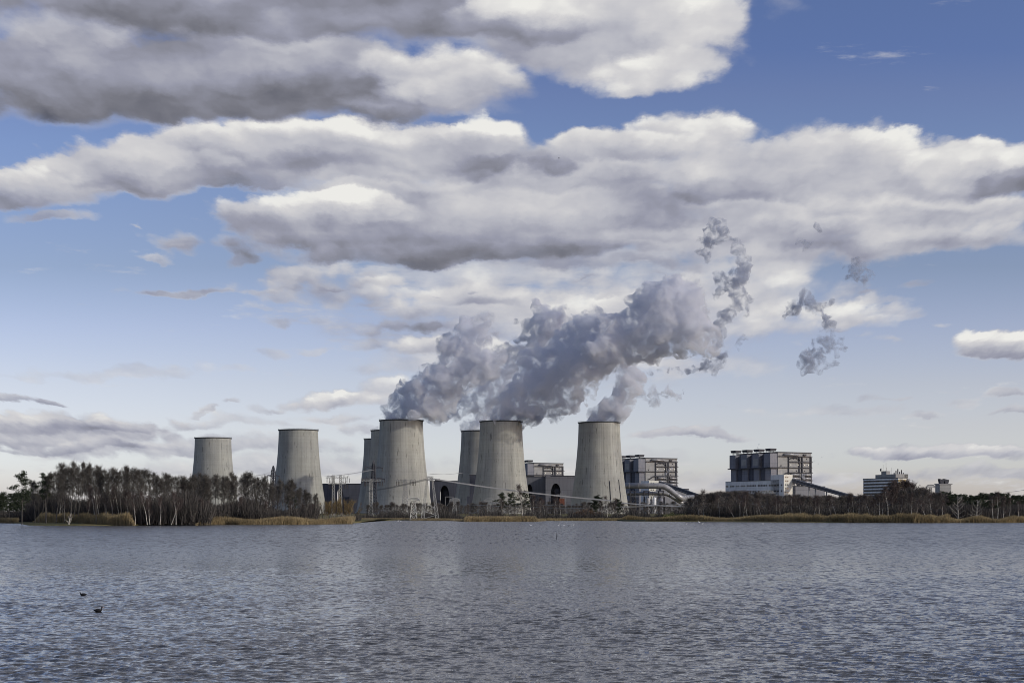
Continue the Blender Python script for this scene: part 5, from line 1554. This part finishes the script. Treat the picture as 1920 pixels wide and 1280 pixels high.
def vnoise3(p, seed):
    """Smooth vector noise in -1..1 at the points p (n,3)."""
    i = np.floor(p).astype(np.int64); f = p - i; f = f * f * f * (f * (f * 6 - 15) + 10)
    out = np.zeros((len(p), 3))
    for dx_ in (0, 1):
        for dy_ in (0, 1):
            for dz_ in (0, 1):
                h = (i[:, 0] + dx_) * 374761393 + (i[:, 1] + dy_) * 668265263 + (i[:, 2] + dz_) * 2147483647 + seed * 1442695041
                h = (h ^ (h >> 13)) * 1274126177 & 0xFFFFFFFFFF
                h = (h ^ (h >> 16)) & 0xFFFFFFFF
                w = (f[:, 0] if dx_ else 1 - f[:, 0]) * (f[:, 1] if dy_ else 1 - f[:, 1]) * (f[:, 2] if dz_ else 1 - f[:, 2])
                v_ = np.stack([(h & 1023), ((h >> 10) & 1023), ((h >> 20) & 1023)], -1) / 511.5 - 1.0
                out += v_ * w[:, None]
    return out

def vtex(me, amps):
    """Push every vertex along a turbulent vector field: billows, curls and torn edges."""
    n = len(me.vertices)
    co = np.empty(n * 3, np.float32); me.vertices.foreach_get('co', co); co = co.reshape(-1, 3).astype(np.float64)
    out = co.copy()
    for k, (f_, a) in enumerate(amps):
        out += vnoise3(co * f_ + 1000.0, k + 3) * a
    me.vertices.foreach_set('co', out.astype(np.float32).ravel()); me.update()

def vox_remesh(me, size, name):
    o = bpy.data.objects.new(name, me); COL.objects.link(o)
    md = o.modifiers.new('remesh', 'REMESH'); md.mode = 'VOXEL'; md.voxel_size = size; md.use_smooth_shade = True
    dg = bpy.context.evaluated_depsgraph_get()
    me2 = bpy.data.meshes.new_from_object(o.evaluated_get(dg), depsgraph=dg)
    bpy.data.objects.remove(o); bpy.data.meshes.remove(me)
    return me2

def puffs(name, label, balls, Y, mat, sub=9, vox=2.4, turb=((.02, 9.0), (.05, 8.0), (.11, 5.0)), fine=1.2, seed=1, ydepth=.8, cat='steam', drift=-0.4, squash=1.0, grow=1.0):
    """Steam as a union of many billows: hand-placed big ones (column, row, radius in pixels), each budding smaller ones."""
    g = random.Random(seed)
    bm = bmesh.new()
    P = []
    k0 = Y / F
    for b_ in balls:
        px, py, r = b_[:3]
        r *= grow
        yy = Y + drift * (px - balls[0][0]) * k0 + g.uniform(-.35, .35) * r * k0
        k = yy / F
        c = Vector((PX(px, yy), yy, PZ(py, yy))); r = r * k
        P.append((c, r * .9))
        for i in range(sub):
            d = Vector((g.gauss(0, 1), g.gauss(0, ydepth), g.gauss(0, 1))).normalized()
            rr = r * g.uniform(.2, .46)
            P.append((c + d * (r * .9), rr))
            if g.random() < .7:
                d2 = (d + Vector((g.gauss(0, .6), g.gauss(0, .6), g.gauss(0, .6)))).normalized()
                P.append((c + d * (r * .9) + d2 * rr * .95, rr * g.uniform(.3, .6)))
    for c, r in P:
        bmesh.ops.create_icosphere(bm, subdivisions=2 if r < 12 else 3, radius=r, matrix=Matrix.Translation(c) @ Matrix.Diagonal((1, 1, squash, 1)))
    me = bpy.data.meshes.new(name)
    bm.to_mesh(me); bm.free()
    me2 = vox_remesh(me, vox, name)
    vtex(me2, turb)
    me2 = vox_remesh(me2, vox * .8, name)
    vtex(me2, ((.22, 1.1 * fine),))
    me2.materials.clear(); me2.materials.append(mat)
    me2.name = name
    base = Vector((PX(balls[0][0], Y), Y, PZ(balls[0][1], Y)))
    me2.transform(Matrix.Translation(-base)); me2.update()
    o = link(name, me2, None, tuple(base))
    return tag(o, label, cat)
Y5, Y7, Y8, Y6 = TW[5][1], TW[7][1], TW[8][1], TW[6][1]
puffs('steam_plume', 'grey steam plume rising from the leftmost nearest tower, ending in an anvil-shaped head', [
    (753, 782, 22), (770, 774, 26), (740, 782, 14), (745, 768, 14), (765, 752, 24), (785, 752, 34), (775, 735, 20), (800, 738, 36), (815, 712, 34), (795, 716, 22), (835, 705, 38), (820, 690, 24), (855, 690, 36), (850, 665, 32), (872, 640, 32),
    (864, 612, 22), (880, 604, 24), (852, 622, 18), (905, 624, 24), (932, 632, 11), (876, 590, 10), (885, 672, 32), (910, 690, 32), (895, 712, 28), (860, 728, 26), (830, 745, 26), (925, 672, 24), (812, 765, 20), (790, 778, 18)],
    Y5, MAT['steam'], seed=3)
puffs('steam_wisps', 'torn thin steam hanging below the leftmost plume, between it and the biggest plume', [
    (800, 790, 9), (815, 783, 12), (830, 776, 14), (846, 768, 15), (860, 758, 16), (875, 750, 18), (890, 738, 20), (908, 728, 22), (925, 715, 22), (940, 700, 22), (952, 684, 20), (945, 664, 18), (962, 655, 16), (890, 768, 14), (910, 756, 18), (930, 742, 18), (950, 726, 18),
    (965, 705, 16), (925, 690, 18), (905, 706, 18), (970, 680, 14), (868, 776, 12)],
    Y6 - 40, MAT['steam_thin'], sub=12, vox=1.6, turb=((.05, 8.0), (.12, 6.0), (.25, 3.0)), seed=9)
puffs('steam_plume', 'biggest steam plume, from the tower with pines at its foot, stretching far to the right', [
    (940, 784, 26), (958, 784, 24), (920, 786, 12), (945, 768, 26), (968, 758, 32), (985, 770, 26), (990, 738, 36), (975, 728, 20), (1010, 715, 40), (995, 692, 26), (1030, 740, 36), (1040, 695, 44), (1020, 672, 28), (1065, 720, 38), (1060, 665, 46), (1050, 640, 30),
    (1085, 690, 44), (1095, 640, 48), (1080, 612, 28), (1105, 598, 24), (1125, 590, 18), (1120, 660, 48), (1140, 625, 42), (1165, 648, 42), (1180, 615, 34), (1195, 645, 40), (1200, 585, 32), (1215, 620, 46), (1230, 558, 34), (1240, 590, 44), (1262, 540, 34), (1280, 528, 24), (1255, 522, 16), (1270, 570, 42), (1292, 550, 26),
    (1265, 620, 48), (1300, 600, 34), (1300, 640, 32), (1325, 625, 26), (1325, 655, 20), (1343, 640, 12), (1240, 655, 26), (1290, 662, 18), (1085, 735, 26), (1060, 755, 24), (1035, 768, 20), (1010, 778, 18), (990, 786, 10)],
    Y7, MAT['steam'], seed=5)
puffs('steam_plume', 'pale steam billow behind the shoulder of the biggest plume', [
    (1010, 640, 26), (1000, 618, 20), (1018, 600, 22), (1012, 582, 12), (990, 606, 12), (968, 604, 8), (1040, 615, 28), (1060, 600, 22), (1020, 660, 24), (980, 640, 10), (1030, 590, 12)], Y7 + 110, MAT['steam'], seed=8, sub=11)
puffs('steam_plume', 'slim steam plume slanting up right from the rightmost tower', [
    (1122, 786, 20), (1140, 784, 18), (1108, 787, 10), (1132, 770, 20), (1148, 756, 22), (1160, 738, 24), (1172, 720, 24), (1182, 705, 22), (1190, 722, 18), (1175, 690, 20), (1165, 672, 16), (1196, 712, 12), (1160, 762, 16)], Y8, MAT['steam'], seed=6)
puffs('steam_plume', 'low pale steam over the half-hidden tower left of the biggest plume', [
    (880, 803, 10), (890, 800, 12), (898, 792, 13), (905, 782, 14), (915, 772, 14), (925, 760, 12), (885, 792, 9)], Y6, MAT['steam_thin'], seed=12)
puffs('steam_plume', 'faint curl of steam over the tower just left behind the leftmost nearest one', [(703, 804, 4), (708, 801, 4), (698, 805, 3)], TW[4][1], MAT['steam_thin'], sub=5, vox=1.0, turb=((.1, 3.0), (.25, 2.0)), seed=13)

def wisp(label, chain, Y, seed, mat='steam_wisp', sub=12, vox=1.5):
    q = 1.0 if vox > 1 else .3
    puffs('steam_wisps', label, chain, Y, MAT[mat], sub=sub, vox=vox, turb=((.05, 6.0 * q), (.12, 6.0 * q), (.26, 3.5 * q)), seed=seed, fine=q, grow=1.3 if vox > 1 else 1.0)
wisp('ragged dark column of steam floating above the right end of the biggest plume', [
    (1345, 640, 8), (1352, 622, 9), (1360, 600, 10), (1368, 588, 9), (1380, 575, 10), (1372, 560, 9), (1350, 555, 6), (1385, 548, 10), (1362, 535, 10), (1350, 522, 8), (1378, 525, 11), (1395, 512, 12), (1402, 495, 9), (1395, 480, 9), (1385, 470, 8),
    (1375, 452, 9), (1355, 445, 9), (1340, 432, 10), (1322, 462, 12), (1332, 448, 10), (1345, 425, 7), (1400, 560, 7), (1404, 580, 6), (1395, 595, 4), (1330, 478, 6)], Y7, 21)
wisp('torn steam scraps under the right end of the biggest plume', [
    (1330, 680, 9), (1318, 690, 7), (1345, 690, 7), (1352, 672, 8), (1300, 688, 5), (1268, 690, 6), (1280, 700, 5), (1360, 660, 6), (1385, 655, 4), (1395, 645, 5), (1405, 636, 4), (1412, 630, 3), (1283, 728, 3)], Y7, 22)
wisp('dark hook-shaped steam scrap drifting alone right of the plumes', [
    (1470, 585, 6), (1480, 578, 8), (1492, 572, 8), (1505, 565, 9), (1515, 558, 9), (1525, 572, 10), (1540, 578, 9), (1545, 600, 8), (1552, 615, 9), (1545, 630, 10), (1558, 640, 9), (1575, 636, 6), (1582, 650, 6), (1575, 665, 5), (1568, 680, 6), (1530, 665, 11), (1515, 675, 12), (1540, 680, 10), (1555, 686, 6), (1512, 690, 5), (1535, 650, 7), (1560, 570, 6)], Y7, 23)
wisp('small ring-shaped steam scrap at the upper right', [(1582, 495, 4), (1595, 508, 8), (1608, 498, 8), (1605, 518, 8), (1620, 526, 6), (1632, 515, 6), (1625, 500, 5), (1590, 522, 4), (1638, 508, 3)], Y7, 24)
wisp('tiny steam scraps highest at the upper right', [(1493, 447, 5), (1502, 448, 4), (1515, 455, 4), (1512, 465, 3), (1530, 428, 5), (1537, 436, 4), (1560, 435, 3)], Y7, 25)
wisp('pale torn steam right of the slim plume', [
    (1210, 745, 6), (1222, 738, 8), (1236, 732, 8), (1250, 732, 8), (1262, 740, 6), (1266, 752, 5), (1215, 758, 6), (1232, 752, 6), (1205, 735, 7)], Y8, 26, 'steam_thin')
wisp('fringe of torn steam hanging under the biggest plume above its tower', [
    (985, 792, 5), (995, 786, 7), (1008, 788, 6), (1020, 782, 7), (1034, 786, 6), (1048, 776, 7), (1060, 772, 6), (1072, 762, 6), (1040, 794, 3), (1100, 738, 5), (1120, 725, 5), (1215, 690, 5), (1235, 692, 4), (1250, 688, 5)], Y7 - 20, 27)
wisp('thin steam curls above the roof vents of the largest boiler house', [(1396, 844, 1.6), (1400, 842, 1.6), (1417, 842, 1.8), (1421, 838, 2.2), (1424, 834, 2.2), (1431, 836, 1.4), (1442, 839, 1.3)], 2020, 28, 'steam_wisp', 4, .8)
wisp('white puff of steam before the lit face of the largest boiler house', [(1505, 893, 4.5), (1504, 888, 3.6), (1507, 897, 3)], 1980, 29, 'steam', 5, .9)
wisp('steam blowing off the right corner of the largest boiler house', [(1522, 866, 3), (1527, 863, 3), (1532, 867, 2.4), (1538, 858, 2.2), (1541, 855, 1.6)], 2030, 30, 'steam_thin', 5, .9)
wisp('white steam jet before the lit face of the boiler house behind the ducts', [(1245, 896, 2.0), (1246, 891, 2.6), (1248, 886, 3), (1253, 881, 3.4), (1259, 877, 3)], 2200, 31, 'steam', 5, .9)
wisp('dark steam curl rising from the wood left of the white wing', [(1347, 919, 2.2), (1345, 912, 2.6), (1341, 906, 2.2), (1352, 916, 1.8), (1307, 917, 1.4), (1311, 912, 1.4)], 1500, 32, 'steam_wisp', 5, .8)
